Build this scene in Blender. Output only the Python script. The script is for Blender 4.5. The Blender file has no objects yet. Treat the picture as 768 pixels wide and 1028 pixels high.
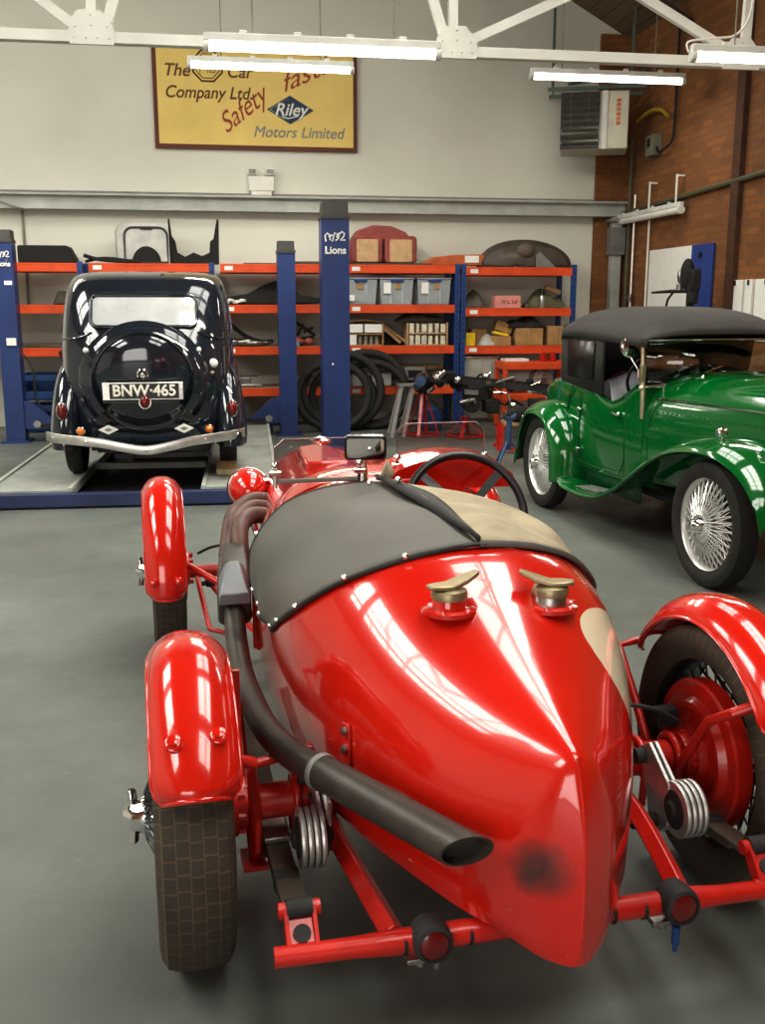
import bpy, bmesh, math, random
from mathutils import Vector, Matrix
R = math.radians
PI = math.pi
C = bpy.context.scene.collection
rnd = random.Random(7)
scene = bpy.context.scene
scene.view_settings.view_transform = 'Standard'
scene.view_settings.look = 'None'

# ------------------------------------------------------------------ materials
def nodes(name):
    m = bpy.data.materials.new(name)
    m.use_nodes = True
    nt = m.node_tree
    b = nt.nodes['Principled BSDF']
    return m, nt, b

def setp(b, **k):
    for a, v in k.items():
        if a in b.inputs:
            b.inputs[a].default_value = v

def N(nt, t, **k):
    n = nt.nodes.new(t)
    for a, v in k.items():
        setattr(n, a, v)
    return n

def mth(nt, op, a, b=None, c=None):
    n = N(nt, 'ShaderNodeMath', operation=op)
    for i, v in enumerate((a, b, c)):
        if v is None: continue
        if isinstance(v, (int, float)): n.inputs[i].default_value = v
        else: nt.links.new(v, n.inputs[i])
    return n.outputs[0]

def mixc(nt, fac, a, b):
    n = N(nt, 'ShaderNodeMix', data_type='RGBA')
    if isinstance(fac, (int, float)): n.inputs[0].default_value = fac
    else: nt.links.new(fac, n.inputs[0])
    for i, v in ((6, a), (7, b)):
        if isinstance(v, tuple): n.inputs[i].default_value = (*v[:3], 1)
        else: nt.links.new(v, n.inputs[i])
    return n.outputs[2]

def noise(nt, scale, detail=4, rough=.55, co='Object'):
    tc = N(nt, 'ShaderNodeTexCoord')
    n = N(nt, 'ShaderNodeTexNoise')
    n.inputs['Scale'].default_value = scale
    n.inputs['Detail'].default_value = detail
    n.inputs['Roughness'].default_value = rough
    nt.links.new(tc.outputs[co], n.inputs['Vector'])
    return n.outputs[0]

def ramp(nt, f, stops):
    r = N(nt, 'ShaderNodeValToRGB')
    nt.links.new(f, r.inputs[0])
    e = r.color_ramp.elements
    while len(e) < len(stops): e.new(.5)
    for i, (p, c) in enumerate(stops):
        e[i].position = p
        e[i].color = (c, c, c, 1) if isinstance(c, (int, float)) else (*c[:3], 1)
    return r.outputs[0]

def bumpn(nt, b, h, strength=.3, dist=.01):
    bn = N(nt, 'ShaderNodeBump')
    bn.inputs['Strength'].default_value = strength
    bn.inputs['Distance'].default_value = dist
    nt.links.new(h, bn.inputs['Height'])
    nt.links.new(bn.outputs[0], b.inputs['Normal'])

def mat(name, col, rough=.5, metal=0., coat=0., var=.12, vs=6., bump=0., bs=60., spec=.5, dirt=None, emis=0.):
    m, nt, b = nodes(name)
    setp(b, **{'Roughness': rough, 'Metallic': metal, 'Coat Weight': coat, 'Coat Roughness': .03, 'Specular IOR Level': spec})
    n = noise(nt, vs)
    lo = tuple(c * (1 - var) for c in col); hi = tuple(min(1, c * (1 + var)) for c in col)
    c = mixc(nt, ramp(nt, n, [(.3, 0.), (.7, 1.)]), lo, hi)
    if dirt:
        n2 = noise(nt, vs * 2.7, 6, .65)
        c = mixc(nt, ramp(nt, n2, [(dirt[1], 0.), (dirt[1] + .12, dirt[2])]), c, dirt[0])
    nt.links.new(c, b.inputs['Base Color'])
    if bump:
        bumpn(nt, b, noise(nt, bs, 3), bump, .004)
    if emis:
        nt.links.new(c, b.inputs['Emission Color']); b.inputs['Emission Strength'].default_value = emis
    return m

def glass_mat(name, tint=(.9, .95, .95), alpha=.12, rough=.03):
    m, nt, b = nodes(name)
    nt.nodes.remove(b)
    out = nt.nodes['Material Output']
    tr = N(nt, 'ShaderNodeBsdfTransparent'); tr.inputs[0].default_value = (*tint, 1)
    gl = N(nt, 'ShaderNodeBsdfGlossy'); gl.inputs['Roughness'].default_value = rough
    fr = N(nt, 'ShaderNodeFresnel'); fr.inputs[0].default_value = 1.45
    f = mth(nt, 'ADD', fr.outputs[0], alpha)
    mx = N(nt, 'ShaderNodeMixShader')
    nt.links.new(f, mx.inputs[0]); nt.links.new(tr.outputs[0], mx.inputs[1]); nt.links.new(gl.outputs[0], mx.inputs[2])
    nt.links.new(mx.outputs[0], out.inputs[0])
    return m

def emit_mat(name, col, s):
    m, nt, b = nodes(name)
    setp(b, **{'Base Color': (*col, 1), 'Emission Color': (*col, 1), 'Emission Strength': s, 'Roughness': .4})
    return m

M_ = {}
M_['frame_red'] = mat('chassis_red', (.46, .014, .007), .33, 0, .25, .2, 9, .05, 60, dirt=((.05, .02, .015), .62, .5))
M_['fender_red'] = mat('mudguard_red', (.54, .014, .005), .16, 0, .8, .06, 5)
M_['green'] = mat('green_paint', (.0, .105, .018), .12, 0, .9, .08, 4)
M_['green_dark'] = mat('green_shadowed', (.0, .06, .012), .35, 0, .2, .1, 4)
M_['navy'] = mat('blue_black_paint', (.012, .016, .024), .1, 0, 1., .15, 3)
M_['black'] = mat('black_paint', (.008, .008, .009), .4, 0, .2, .2)
M_['blackmatt'] = mat('matt_black', (.014, .013, .012), .8, 0, 0, .35, 12, .2)
M_['chrome'] = mat('chrome', (.82, .82, .80), .1, 1, 0, .05)
M_['steel'] = mat('worn_steel', (.36, .35, .33), .38, 1, 0, .3, 14)
M_['alu'] = mat('cast_aluminium', (.55, .54, .52), .42, .8, 0, .2, 18, .1)
M_['bumper'] = mat('dull_chrome', (.62, .61, .57), .28, .85, 0, .2, 7, dirt=((.30, .27, .22), .6, .5))
M_['brass'] = mat('tarnished_brass', (.33, .275, .165), .42, .75, 0, .3, 14)
M_['rubber'] = mat('black_rubber', (.02, .019, .018), .75, 0, 0, .3, 20, .2)
M_['exhaust'] = mat('black_exhaust', (.050, .043, .035), .45, .2, 0, .3, 9, .15, 90)
M_['heatwrap'] = mat('heat_browned_metal', (.10, .055, .045), .55, .3, 0, .35, 7, .2)
M_['vinyl'] = mat('grey_vinyl', (.105, .10, .088), .62, 0, 0, .12, 4, .18, 160)
M_['vinyl_edge'] = mat('dark_binding', (.02, .02, .018), .6)
M_['canvas'] = mat('beige_canvas', (.37, .315, .22), .9, 0, 0, .22, 7, .8, 16, dirt=((.22, .18, .12), .6, .5))
M_['hoodcloth'] = mat('black_hood_cloth', (.028, .026, .023), .8, 0, 0, .2, 9, .3, 140)
M_['perspex'] = glass_mat('clear_perspex', (.97, .90, .89), .03)
M_['glass'] = glass_mat('window_glass', (.88, .93, .92), .06)
M_['darkglass'] = mat('dark_window', (.014, .010, .009), .35, 0, 0, .3)
M_['redlens'] = mat('red_lens', (.13, .005, .005), .2, 0, .35, .1)
M_['amberlens'] = mat('amber_lens', (.65, .16, .01), .12, 0, 1, .1)
M_['whitelens'] = mat('white_lens', (.7, .7, .65), .15, 0, 1, .1)
M_['blue'] = mat('lift_blue', (.015, .040, .155), .42, 0, .2, .14, 5)
M_['rackblue'] = mat('rack_blue', (.014, .06, .22), .45, 0, 0, .15)
M_['orange'] = mat('rack_orange', (.68, .085, .016), .45, 0, 0, .14, 5)
M_['board'] = mat('chipboard', (.30, .25, .17), .85, 0, 0, .2, 20)
M_['cardboard'] = mat('cardboard', (.40, .24, .10), .85, 0, 0, .2, 9, .1)
M_['white'] = mat('white_paint', (.74, .73, .68), .5, 0, 0, .06)
M_['paper'] = mat('white_paper', (.80, .80, .76), .8, 0, 0, .04)
M_['grey'] = mat('grey_metal', (.22, .22, .20), .5, .2, 0, .2)
M_['girder'] = mat('pale_grey_steel', (.42, .44, .40), .5, .1, 0, .16, 4, dirt=((.18, .16, .12), .66, .5))
M_['truss'] = mat('truss_white', (.70, .70, .65), .5, 0, 0, .08, 3)
M_['deck'] = mat('ramp_deck_grey', (.30, .32, .29), .6, .1, 0, .2, 4, .15, dirt=((.12, .12, .10), .6, .5))
M_['yellow'] = mat('yellow_plastic', (.75, .52, .02), .45)
M_['pink'] = mat('pink_card', (.72, .30, .26), .7)
M_['clear'] = glass_mat('clear_plastic', (.66, .72, .76), .22, .2)
M_['milky'] = None
M_['tubwhite'] = mat('milky_plastic', (.42, .42, .38), .45, 0, 0, .2)
M_['oxblood'] = mat('oxblood_leather', (.27, .06, .05), .5, 0, .1, .25, 7, .15)
M_['tan'] = mat('tan_upholstery', (.55, .36, .20), .75, 0, 0, .15, 12, .15)
M_['bluecloth'] = mat('pale_grey_cloth', (.52, .53, .58), .85, 0, 0, .12, 8, .2)
M_['wood'] = mat('old_wood', (.34, .21, .10), .75, 0, 0, .3, 11)
M_['primer'] = mat('grey_primer', (.52, .52, .49), .4, .1, 0, .2, 5)
M_['bronze'] = mat('brown_painted_panel', (.50, .12, .035), .4, 0, .3, .2)
M_['umber'] = mat('dusty_brown_panel', (.075, .058, .042), .55, 0, .1, .35, 5)
M_['tube'] = emit_mat('lit_fluorescent', (1, .96, .86), 9.)
M_['cream'] = mat('cream_paint', (.80, .72, .55), .3, 0, .5, .06)

def red_body():
    m, nt, b = nodes('glossy_racing_red')
    setp(b, **{'Roughness': .2, 'Coat Weight': .85, 'Coat Roughness': .035})
    n = noise(nt, 3.)
    c = mixc(nt, ramp(nt, n, [(.3, 0.), (.7, 1.)]), (.50, .011, .004), (.57, .016, .006))
    tc = N(nt, 'ShaderNodeTexCoord')
    s = N(nt, 'ShaderNodeSeparateXYZ'); nt.links.new(tc.outputs['Object'], s.inputs[0])
    X, Y, Z = s.outputs
    # cream racing disc on the right flank
    dy = mth(nt, 'DIVIDE', mth(nt, 'SUBTRACT', Y, -.142), .158)
    dz = mth(nt, 'DIVIDE', mth(nt, 'SUBTRACT', Z, .62), .185)
    d = mth(nt, 'ADD', mth(nt, 'MULTIPLY', dy, dy), mth(nt, 'MULTIPLY', dz, dz))
    disc = mth(nt, 'MULTIPLY', mth(nt, 'LESS_THAN', d, 1.), mth(nt, 'GREATER_THAN', X, .08))
    c = mixc(nt, disc, c, (.78, .69, .52))
    # sooty smudge low on the left of the tail
    ey = mth(nt, 'DIVIDE', mth(nt, 'SUBTRACT', Y, -.600), .048)
    ez = mth(nt, 'DIVIDE', mth(nt, 'SUBTRACT', Z, .462), .066)
    e = mth(nt, 'ADD', mth(nt, 'MULTIPLY', ey, ey), mth(nt, 'MULTIPLY', ez, ez))
    e = mth(nt, 'ADD', e, mth(nt, 'MULTIPLY', mth(nt, 'SUBTRACT', noise(nt, 22.), .5), .9))
    so = mth(nt, 'MULTIPLY', ramp(nt, e, [(0., .93), (1.0, 0.)]), mth(nt, 'LESS_THAN', X, .0))
    c = mixc(nt, so, c, (.018, .010, .008))
    # chipped paint along lower edges
    ch = mth(nt, 'MULTIPLY', ramp(nt, noise(nt, 38., 5, .7), [(.66, 0.), (.70, 1.)]), mth(nt, 'LESS_THAN', Z, .36))
    c = mixc(nt, ch, c, (.45, .28, .22))
    nt.links.new(c, b.inputs['Base Color'])
    rr = mth(nt, 'ADD', mth(nt, 'MULTIPLY', so, .5), .2)
    nt.links.new(rr, b.inputs['Roughness'])
    bumpn(nt, b, noise(nt, 5., 2), .05, .02)
    return m
M_['red'] = red_body()

def tyre_mat(name, line=(.13, .082, .036), base=(.042, .034, .026), nl=62, full=True):
    m, nt, b = nodes(name)
    setp(b, **{'Roughness': .75, 'Specular IOR Level': .35})
    tc = N(nt, 'ShaderNodeTexCoord')
    s = N(nt, 'ShaderNodeSeparateXYZ'); nt.links.new(tc.outputs['Object'], s.inputs[0])
    X, Y, Z = s.outputs
    r = mth(nt, 'SQRT', mth(nt, 'ADD', mth(nt, 'MULTIPLY', Y, Y), mth(nt, 'MULTIPLY', Z, Z)))
    ang = mth(nt, 'MULTIPLY', mth(nt, 'ARCTAN2', Z, Y), nl / (2 * PI))
    row = mth(nt, 'ADD', mth(nt, 'MULTIPLY', X, 36.), .5)
    stag = mth(nt, 'MULTIPLY', mth(nt, 'MODULO', mth(nt, 'ABSOLUTE', mth(nt, 'FLOOR', row)), 2.), .18)
    fa = mth(nt, 'FRACT', mth(nt, 'ADD', ang, stag))
    la = mth(nt, 'LESS_THAN', fa, .10)
    lx = mth(nt, 'MULTIPLY', mth(nt, 'LESS_THAN', mth(nt, 'FRACT', row), .09), mth(nt, 'GREATER_THAN', r, .325))
    l = mth(nt, 'MULTIPLY', mth(nt, 'MAXIMUM', la, lx), mth(nt, 'GREATER_THAN', r, .29))
    n = noise(nt, 14., 4)
    c0 = mixc(nt, n, tuple(v * .6 for v in base), tuple(v * 1.7 for v in base))
    c = mixc(nt, mth(nt, 'MULTIPLY', l, ramp(nt, n, [(.3, .35), (.7, 1.)])), c0, line)
    nt.links.new(c, b.inputs['Base Color'])
    bumpn(nt, b, l, -.8, .006)
    return m
M_['tyre'] = tyre_mat('block_tread_tyre')
M_['tyre_plain'] = tyre_mat('dark_tread_tyre', (.012, .011, .010), (.022, .020, .017), 60)

# ------------------------------------------------------------------ mesh builder
class MB:
    def __init__(s):
        s.v = []; s.f = []; s.mi = []; s.T = Matrix.Identity(4); s.m = 0
    def add(s, vs, fs):
        k = len(s.v)
        s.v += [tuple(s.T @ Vector(p)) for p in vs]
        for f in fs:
            s.f.append(tuple(i + k for i in f)); s.mi.append(s.m)
        return s
    def box(s, c, d, rot=None):
        x, y, z = (q / 2 for q in d)
        vs = [Vector((a * x, b * y, e * z)) for a in (-1, 1) for b in (-1, 1) for e in (-1, 1)]
        if rot is not None:
            q = Matrix.Rotation(rot[0], 3, 'X') if not isinstance(rot, Matrix) else rot
            if not isinstance(rot, Matrix):
                q = Matrix.Rotation(rot[2], 3, 'Z') @ Matrix.Rotation(rot[1], 3, 'Y') @ q
            vs = [q @ v for v in vs]
        c = Vector(c)
        return s.add([v + c for v in vs], [(0, 1, 3, 2), (4, 6, 7, 5), (0, 4, 5, 1), (2, 3, 7, 6), (0, 2, 6, 4), (1, 5, 7, 3)])
    def bar(s, a, b, w, h, up=(0, 0, 1)):
        a, b = Vector(a), Vector(b); d = b - a
        y = d.normalized(); u = Vector(up)
        if abs(y.dot(u)) > .98: u = Vector((1, 0, 0))
        x = y.cross(u).normalized(); z = x.cross(y)
        q = Matrix((x, y, z)).transposed()
        return s.box((a + b) / 2, (w, d.length, h), q)
    def rings(s, rs, cap=True, closed=False, wrap=True):
        n = len(rs[0]); vs = [p for r in rs for p in r]; fs = []
        k = len(rs)
        for i in range(k if closed else k - 1):
            j = (i + 1) % k
            for a in range(n if wrap else n - 1):
                c = (a + 1) % n
                fs.append((i * n + a, i * n + c, j * n + c, j * n + a))
        if cap and not closed and wrap:
            fs.append(tuple(range(n))[::-1]); fs.append(tuple((k - 1) * n + i for i in range(n)))
        return s.add(vs, fs)
    def tube(s, pts, r, n=10, closed=False, cap=True, flat=None):
        pts = [Vector(p) for p in pts]; k = len(pts)
        rr = r if isinstance(r, (list, tuple)) else [r] * k
        tang = []
        for i in range(k):
            if closed: t = pts[(i + 1) % k] - pts[i - 1]
            else: t = pts[min(i + 1, k - 1)] - pts[max(i - 1, 0)]
            tang.append(t.normalized())
        u = Vector((0, 0, 1))
        if abs(tang[0].dot(u)) > .9: u = Vector((1, 0, 0))
        rs = []
        for i in range(k):
            t = tang[i]
            u = (u - t * u.dot(t)).normalized(); w = t.cross(u)
            rs.append([pts[i] + (u * math.cos(2 * PI * a / n) + w * math.sin(2 * PI * a / n)) * rr[i] for a in range(n)])
        return s.rings(rs, cap, closed)
    def lathe(s, prof, c=(0, 0, 0), axis='Z', n=24, ax=None, cap=True):
        z = Vector(ax).normalized() if ax is not None else {'X': Vector((1, 0, 0)), 'Y': Vector((0, 1, 0)), 'Z': Vector((0, 0, 1))}[axis]
        u = Vector((0, 0, 1)) if abs(z.z) < .9 else Vector((1, 0, 0))
        x = (u - z * u.dot(z)).normalized(); y = z.cross(x); c = Vector(c)
        return s.rings([[c + z * h + (x * math.cos(2 * PI * i / n) + y * math.sin(2 * PI * i / n)) * max(r, 1e-4) for i in range(n)] for r, h in prof], cap)
    def cyl(s, a, b, r, n=16):
        a, b = Vector(a), Vector(b)
        return s.lathe([(r, 0), (r, (b - a).length)], a, n=n, ax=b - a)
    def prism(s, pts, a0, a1, axis='Y'):
        def P(u, v, w):
            return {'X': (w, u, v), 'Y': (u, w, v), 'Z': (u, v, w)}[axis]
        n = len(pts)
        vs = [P(u, v, a0) for u, v in pts] + [P(u, v, a1) for u, v in pts]
        fs = [tuple(range(n)), tuple(range(n, 2 * n))[::-1]] + [(i, (i + 1) % n, n + (i + 1) % n, n + i) for i in range(n)]
        return s.add(vs, fs)
    def ball(s, c, r, n=16, k=10, z0=-1., z1=1.):
        r = (r, r, r) if isinstance(r, (int, float)) else r
        rs = []
        for i in range(k + 1):
            t = math.asin(max(-1, min(1, z0))) + (math.asin(z1) - math.asin(z0)) * i / k
            q = max(math.cos(t), 1e-3)
            rs.append([(c[0] + r[0] * q * math.cos(2 * PI * a / n), c[1] + r[1] * q * math.sin(2 * PI * a / n), c[2] + r[2] * math.sin(t)) for a in range(n)])
        return s.rings(rs)
    def grid(s, rows):
        return s.rings(rows, False, False, False)
    def build(s, name, mats, parent=None, smooth=35, bev=0, solid=0, sub=0, loc=None, seg=2):
        me = bpy.data.meshes.new(name)
        me.from_pydata(s.v, [], s.f)
        mats = mats if isinstance(mats, (list, tuple)) else [mats]
        for m in mats: me.materials.append(M_[m] if isinstance(m, str) else m)
        me.polygons.foreach_set('material_index', s.mi)
        bm = bmesh.new(); bm.from_mesh(me)
        bmesh.ops.remove_doubles(bm, verts=bm.verts, dist=1e-5)
        bmesh.ops.recalc_face_normals(bm, faces=bm.faces)
        bm.to_mesh(me); bm.free()
        if smooth:
            me.polygons.foreach_set('use_smooth', [True] * len(me.polygons))
            me.set_sharp_from_angle(angle=R(smooth))
        o = bpy.data.objects.new(name, me); C.objects.link(o)
        if parent is not None: o.parent = parent
        if loc is not None: o.location = loc
        if solid:
            d = o.modifiers.new('shell', 'SOLIDIFY'); d.thickness = solid; d.offset = 0
        if sub:
            d = o.modifiers.new('sub', 'SUBSURF'); d.levels = sub; d.render_levels = sub
        if bev:
            d = o.modifiers.new('bevel', 'BEVEL'); d.width = bev; d.segments = seg; d.limit_method = 'ANGLE'; d.angle_limit = R(40)
        return o

def tag(o, label=None, cat=None, group=None, kind=None):
    if label: o['label'] = label
    if cat: o['category'] = cat
    if group: o['group'] = group
    if kind: o['kind'] = kind
    return o

def thing(name, label, cat, loc=(0, 0, 0), yaw=0, group=None):
    o = bpy.data.objects.new(name, None); C.objects.link(o)
    o.empty_display_size = .1
    o.location = loc; o.rotation_euler = (0, 0, R(yaw))
    return tag(o, label, cat, group)

def struct(name, mb, m, **k):
    return tag(mb.build(name, m, **k), kind='structure')

def copy_tree(o, parent=None):
    c = o.copy(); C.objects.link(c); c.parent = parent
    for ch in list(o.children): copy_tree(ch, c)
    return c

def lerp(a, b, t): return a + (b - a) * t

def curve1(xs, ys):
    """monotone cubic interpolation"""
    n = len(xs); d = [(ys[i + 1] - ys[i]) / (xs[i + 1] - xs[i]) for i in range(n - 1)]
    m = [d[0]] + [0 if d[i - 1] * d[i] <= 0 else 2 * d[i - 1] * d[i] / (d[i - 1] + d[i]) for i in range(1, n - 1)] + [d[-1]]
    def f(x):
        x = max(xs[0], min(xs[-1], x)); i = 0
        while i < n - 2 and x > xs[i + 1]: i += 1
        h = xs[i + 1] - xs[i]; t = (x - xs[i]) / h
        return ((1 + 2 * t) * (1 - t) ** 2 * ys[i] + t * (1 - t) ** 2 * h * m[i] + t * t * (3 - 2 * t) * ys[i + 1] + t * t * (t - 1) * h * m[i + 1])
    return f

def smooth_path(pts, k=6):
    pts = [Vector(p) for p in pts]; out = []
    for i in range(len(pts) - 1):
        p0 = pts[max(i - 1, 0)]; p1 = pts[i]; p2 = pts[i + 1]; p3 = pts[min(i + 2, len(pts) - 1)]
        for j in range(k):
            t = j / k
            out.append(.5 * ((2 * p1) + (p2 - p0) * t + (2 * p0 - 5 * p1 + 4 * p2 - p3) * t * t + (3 * p1 - p0 - 3 * p2 + p3) * t ** 3))
    out.append(pts[-1]); return out

def text(name, body, size, m, parent, loc, rot, shear=0., ext=.002, align='CENTER', offset=0., sx=1.):
    bold, offset = offset, 0.
    cu = bpy.data.curves.new(name, 'FONT'); cu.body = body; cu.size = size; cu.extrude = ext; cu.shear = shear
    cu.align_x = align; cu.align_y = 'CENTER'; cu.bevel_depth = bold; cu.bevel_resolution = 0
    t = bpy.data.objects.new(name, cu); C.objects.link(t)
    dg = bpy.context.evaluated_depsgraph_get(); dg.update()
    me = bpy.data.meshes.new_from_object(t.evaluated_get(dg))
    bpy.data.objects.remove(t); bpy.data.curves.remove(cu)
    me.materials.clear(); me.materials.append(M_[m] if isinstance(m, str) else m)
    o = bpy.data.objects.new(name, me); C.objects.link(o)
    o.parent = parent; o.location = loc; o.rotation_euler = rot; o.scale = (sx, 1, 1)
    return o

def rrect(w, h, r, n=5, cx=0, cy=0):
    o = []
    for (sx, sy, a) in ((1, 1, 0), (-1, 1, 90), (-1, -1, 180), (1, -1, 270)):
        for i in range(n + 1):
            t = R(a + 90 * i / n)
            o.append((cx + sx * (w / 2 - r) + r * math.cos(t), cy + sy * (h / 2 - r) + r * math.sin(t)))
    return o

# ------------------------------------------------------------------ camera
cam = bpy.data.objects.new('camera', bpy.data.cameras.new('camera')); C.objects.link(cam)
cam.data.sensor_width = 36; cam.data.lens = 36 * 1000 / 1028
cam.data.clip_end = 100; cam.data.clip_start = .05
cam.location = (0, 0, 1.5)
cam.rotation_euler = (R(90 - 11.8), 0, R(-9))
scene.camera = cam

# ------------------------------------------------------------------ wheels
def wire_wheel(parent, centre, side, Rt=.345, tw=.15, rim=.245, spoke='chrome', tyre='tyre_plain', knock=True, rimm='chrome', ns=30, disc=None):
    """side: +1 means outboard is +x"""
    m = MB()
    w2 = tw * .36
    m.lathe([(rim + .012, -w2), (rim + .02, -w2 - .008), (rim + .002, -w2 + .004), (rim - .012, -w2 * .4), (rim - .012, w2 * .4), (rim + .002, w2 - .004), (rim + .02, w2 + .008), (rim + .012, w2), (rim - .002, w2 * .4), (rim - .002, -w2 * .4), (rim + .012, -w2)], axis='X', n=40, cap=False)
    wh = m.build('wheel', rimm, parent, 50, loc=centre)
    # tyre: shaped section swept round
    m = MB(); h = tw / 2; sec = []
    for (x, r) in ((-w2, rim), (-h * .92, rim + .025), (-h, rim + (Rt - rim) * .5), (-h * .95, Rt - .03), (-h * .80, Rt - .010), (-h * .45, Rt - .002), (0, Rt), (h * .45, Rt - .002), (h * .80, Rt - .010), (h * .95, Rt - .03), (h, rim + (Rt - rim) * .5), (h * .92, rim + .025), (w2, rim)):
        sec.append((r, x))
    m.lathe(sec, axis='X', n=64, cap=False)
    m.build('tyre', tyre, wh, 28)
    m = MB()
    hr, o = .05, side * tw * .62
    for k in range(ns):
        a = 2 * PI * k / ns
        for (hx, off, rx) in ((o, .30, side * w2 * .3), (o, -.30, side * w2 * .3), (-side * .02, .26, -side * w2 * .3)):
            m.cyl((hx, hr * math.cos(a + off), hr * math.sin(a + off)), (rx, (rim - .01) * math.cos(a), (rim - .01) * math.sin(a)), .0032, 5)
    m.build('spokes', spoke, wh, 60)
    m = MB()
    m.lathe([(.055, -side * .03), (.055, side * tw * .3), (.045, o), (.04, o + side * .012), (.034, o + side * .03), (.02, o + side * .05), (.004, o + side * .055)], axis='X', n=20)
    if knock:
        for sg in (1, -1):
            m.bar((o + side * .026, 0, sg * .012), (o + side * .03, sg * .010, sg * .062), .018, .024)
    m.build('hub_spinner', 'chrome', wh, 40, bev=.003)
    return wh

def mudguard(parent, centre, r, w, a0, a1, m='fender_red', crown=.045, name='mudguard', bolts=()):
    b = MB(); rows = []
    n = 40
    sec = []
    for i in range(17):
        t = -1 + 2 * i / 16
        sec.append((t * w / 2, -crown * (abs(t) ** 2.6)))
    sec = [(-w / 2 + .006, -crown - .016), (-w / 2 - .004, -crown - .012)] + sec + [(w / 2 + .004, -crown - .012), (w / 2 - .006, -crown - .016)]
    for i in range(n + 1):
        a = R(lerp(a0, a1, i / n))
        # rounded ends: shrink the width a little at the very end
        q = min(i, n - i) / n * (a1 - a0) / 8.
        k = 1 if q >= 1 else math.sqrt(max(0, 1 - (1 - q) ** 2)) * .25 + .75
        rows.append([(centre[0] + x * k, centre[1] + (r + h) * math.cos(a), centre[2] + (r + h) * math.sin(a)) for x, h in sec])
    b.grid(rows)
    o = b.build(name, m, parent, 50, solid=.004)
    # rolled wire bead round the edge
    b = MB()
    e0 = [rw[1] for rw in rows]; e1 = [rw[-2] for rw in rows]
    b.tube(e0 + rows[-1][2:-2] + e1[::-1] + rows[0][2:-2][::-1], .0055, 6, closed=True)
    b.build('beaded_edge', m, o, 60)
    for (x, a) in bolts:
        ca, sa = math.cos(R(a)), math.sin(R(a)); b = MB()
        p = Vector((centre[0] + x, centre[1] + (r - .006) * ca, centre[2] + (r - .006) * sa))
        b.lathe([(.018, 0), (.018, .010), (.015, .012), (.009, .013), (.008, .019), (.003, .020)], p, ax=(0, ca, sa), n=14)
        b.build('bolt_head', 'fender_red', o, 40)
    return o
LIGHT_E = {(1, -2.6): 210, (1, 1.6): 300, (1, 6.4): 170, (-1, -2.6): 280, (-1, 1.6): 380, (-1, 6.4): 330}
FILL_E = 190
M_['darkcap'] = mat('dark_post_cap', (.055, .055, .05), .6)
M_['pier'] = mat('dark_pier', (.075, .03, .014), .85, 0, 0, .3)
M_['darkwood'] = mat('dark_rafter', (.05, .03, .016), .8, 0, 0, .3)
M_['housing'] = mat('lamp_housing', (.66, .67, .62), .5)
M_['signbrown'] = mat('sign_border', (.13, .032, .016), .6)
M_['signyellow'] = mat('sign_yellow', (.80, .60, .19), .6, 0, 0, .06, 2)
M_['signtext'] = mat('sign_brown_text', (.13, .052, .012), .6)
M_['signred'] = mat('sign_red_text', (.33, .055, .018), .6)
M_['signblue'] = mat('sign_blue_text', (.23, .265, .25), .6)
M_['signnavy'] = mat('sign_navy', (.02, .045, .09), .6)
M_['heater'] = mat('heater_case', (.60, .58, .47), .5)
M_['olive'] = mat('olive_grey', (.09, .085, .045), .6)
M_['orangetext'] = mat('orange_mark', (.62, .19, .06), .6)
M_['greensteel'] = mat('green_grey_steel', (.10, .15, .12), .5)
M_['switchgrey'] = mat('switch_grey', (.18, .18, .13), .6)
M_['hoseyellow'] = mat('hose_yellow', (.40, .28, .02), .6)
M_['boardblue'] = mat('board_blue', (.02, .055, .25), .6)
M_['cyan'] = mat('pale_cyan', (.12, .42, .55), .5)
M_['tublid'] = mat('tub_lid', (.28, .30, .33), .4)
M_['boxstuff'] = mat('grey_contents', (.30, .29, .27), .6, 0, 0, .5, 14)
M_['olivecloth'] = mat('olive_cloth', (.14, .13, .07), .85)
M_['palecream'] = mat('pale_tin', (.62, .58, .46), .5, 0, 0, .3, 9)
M_['crateblue'] = mat('crate_blue', (.012, .05, .16), .5)
M_['bluegrey'] = mat('blue_grey_drum', (.04, .07, .16), .5)
M_['standblue'] = mat('stand_blue', (.03, .07, .15), .5)
M_['highlightbrown'] = mat('highlight_bulge_brown', (.13, .10, .075), .6)
def milk_clear():
    m, nt, b = nodes('milky_clear_plastic')
    setp(b, **{'Base Color': (.72, .78, .82, 1), 'Roughness': .25, 'Alpha': .45}); return m
M_['milkclear'] = milk_clear()
M_['shield'] = mat('heat_shield_grey', (.19, .20, .215), .4, .3, 0, .12)
M_['silver'] = mat('silver_painted', (.74, .74, .72), .3, .55, 0, .05)
M_['nickel'] = mat('dull_nickel', (.55, .48, .34), .3, .85, 0, .2)
scene.view_settings.exposure = .34
scene.view_settings.gamma = .87
BRY = -.140
M_['springsteel'] = mat('dirty_spring_steel', (.085, .070, .052), .5, .3, 0, .35, 14)
M_['beamblue'] = mat('beam_blue', (.022, .035, .10), .5, .1, 0, .3, 5, dirt=((.03, .03, .03), .58, .7))
# ------------------------------------------------------------------ the room
WX, WL, YB, YF, EAVE = 5.25, -9.0, 13.0, -5.0, 4.8
RIDGE = -2.0
SL = .53
ZR = EAVE + (WX - RIDGE) * SL
EL = ZR - (RIDGE - WL) * SL

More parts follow.
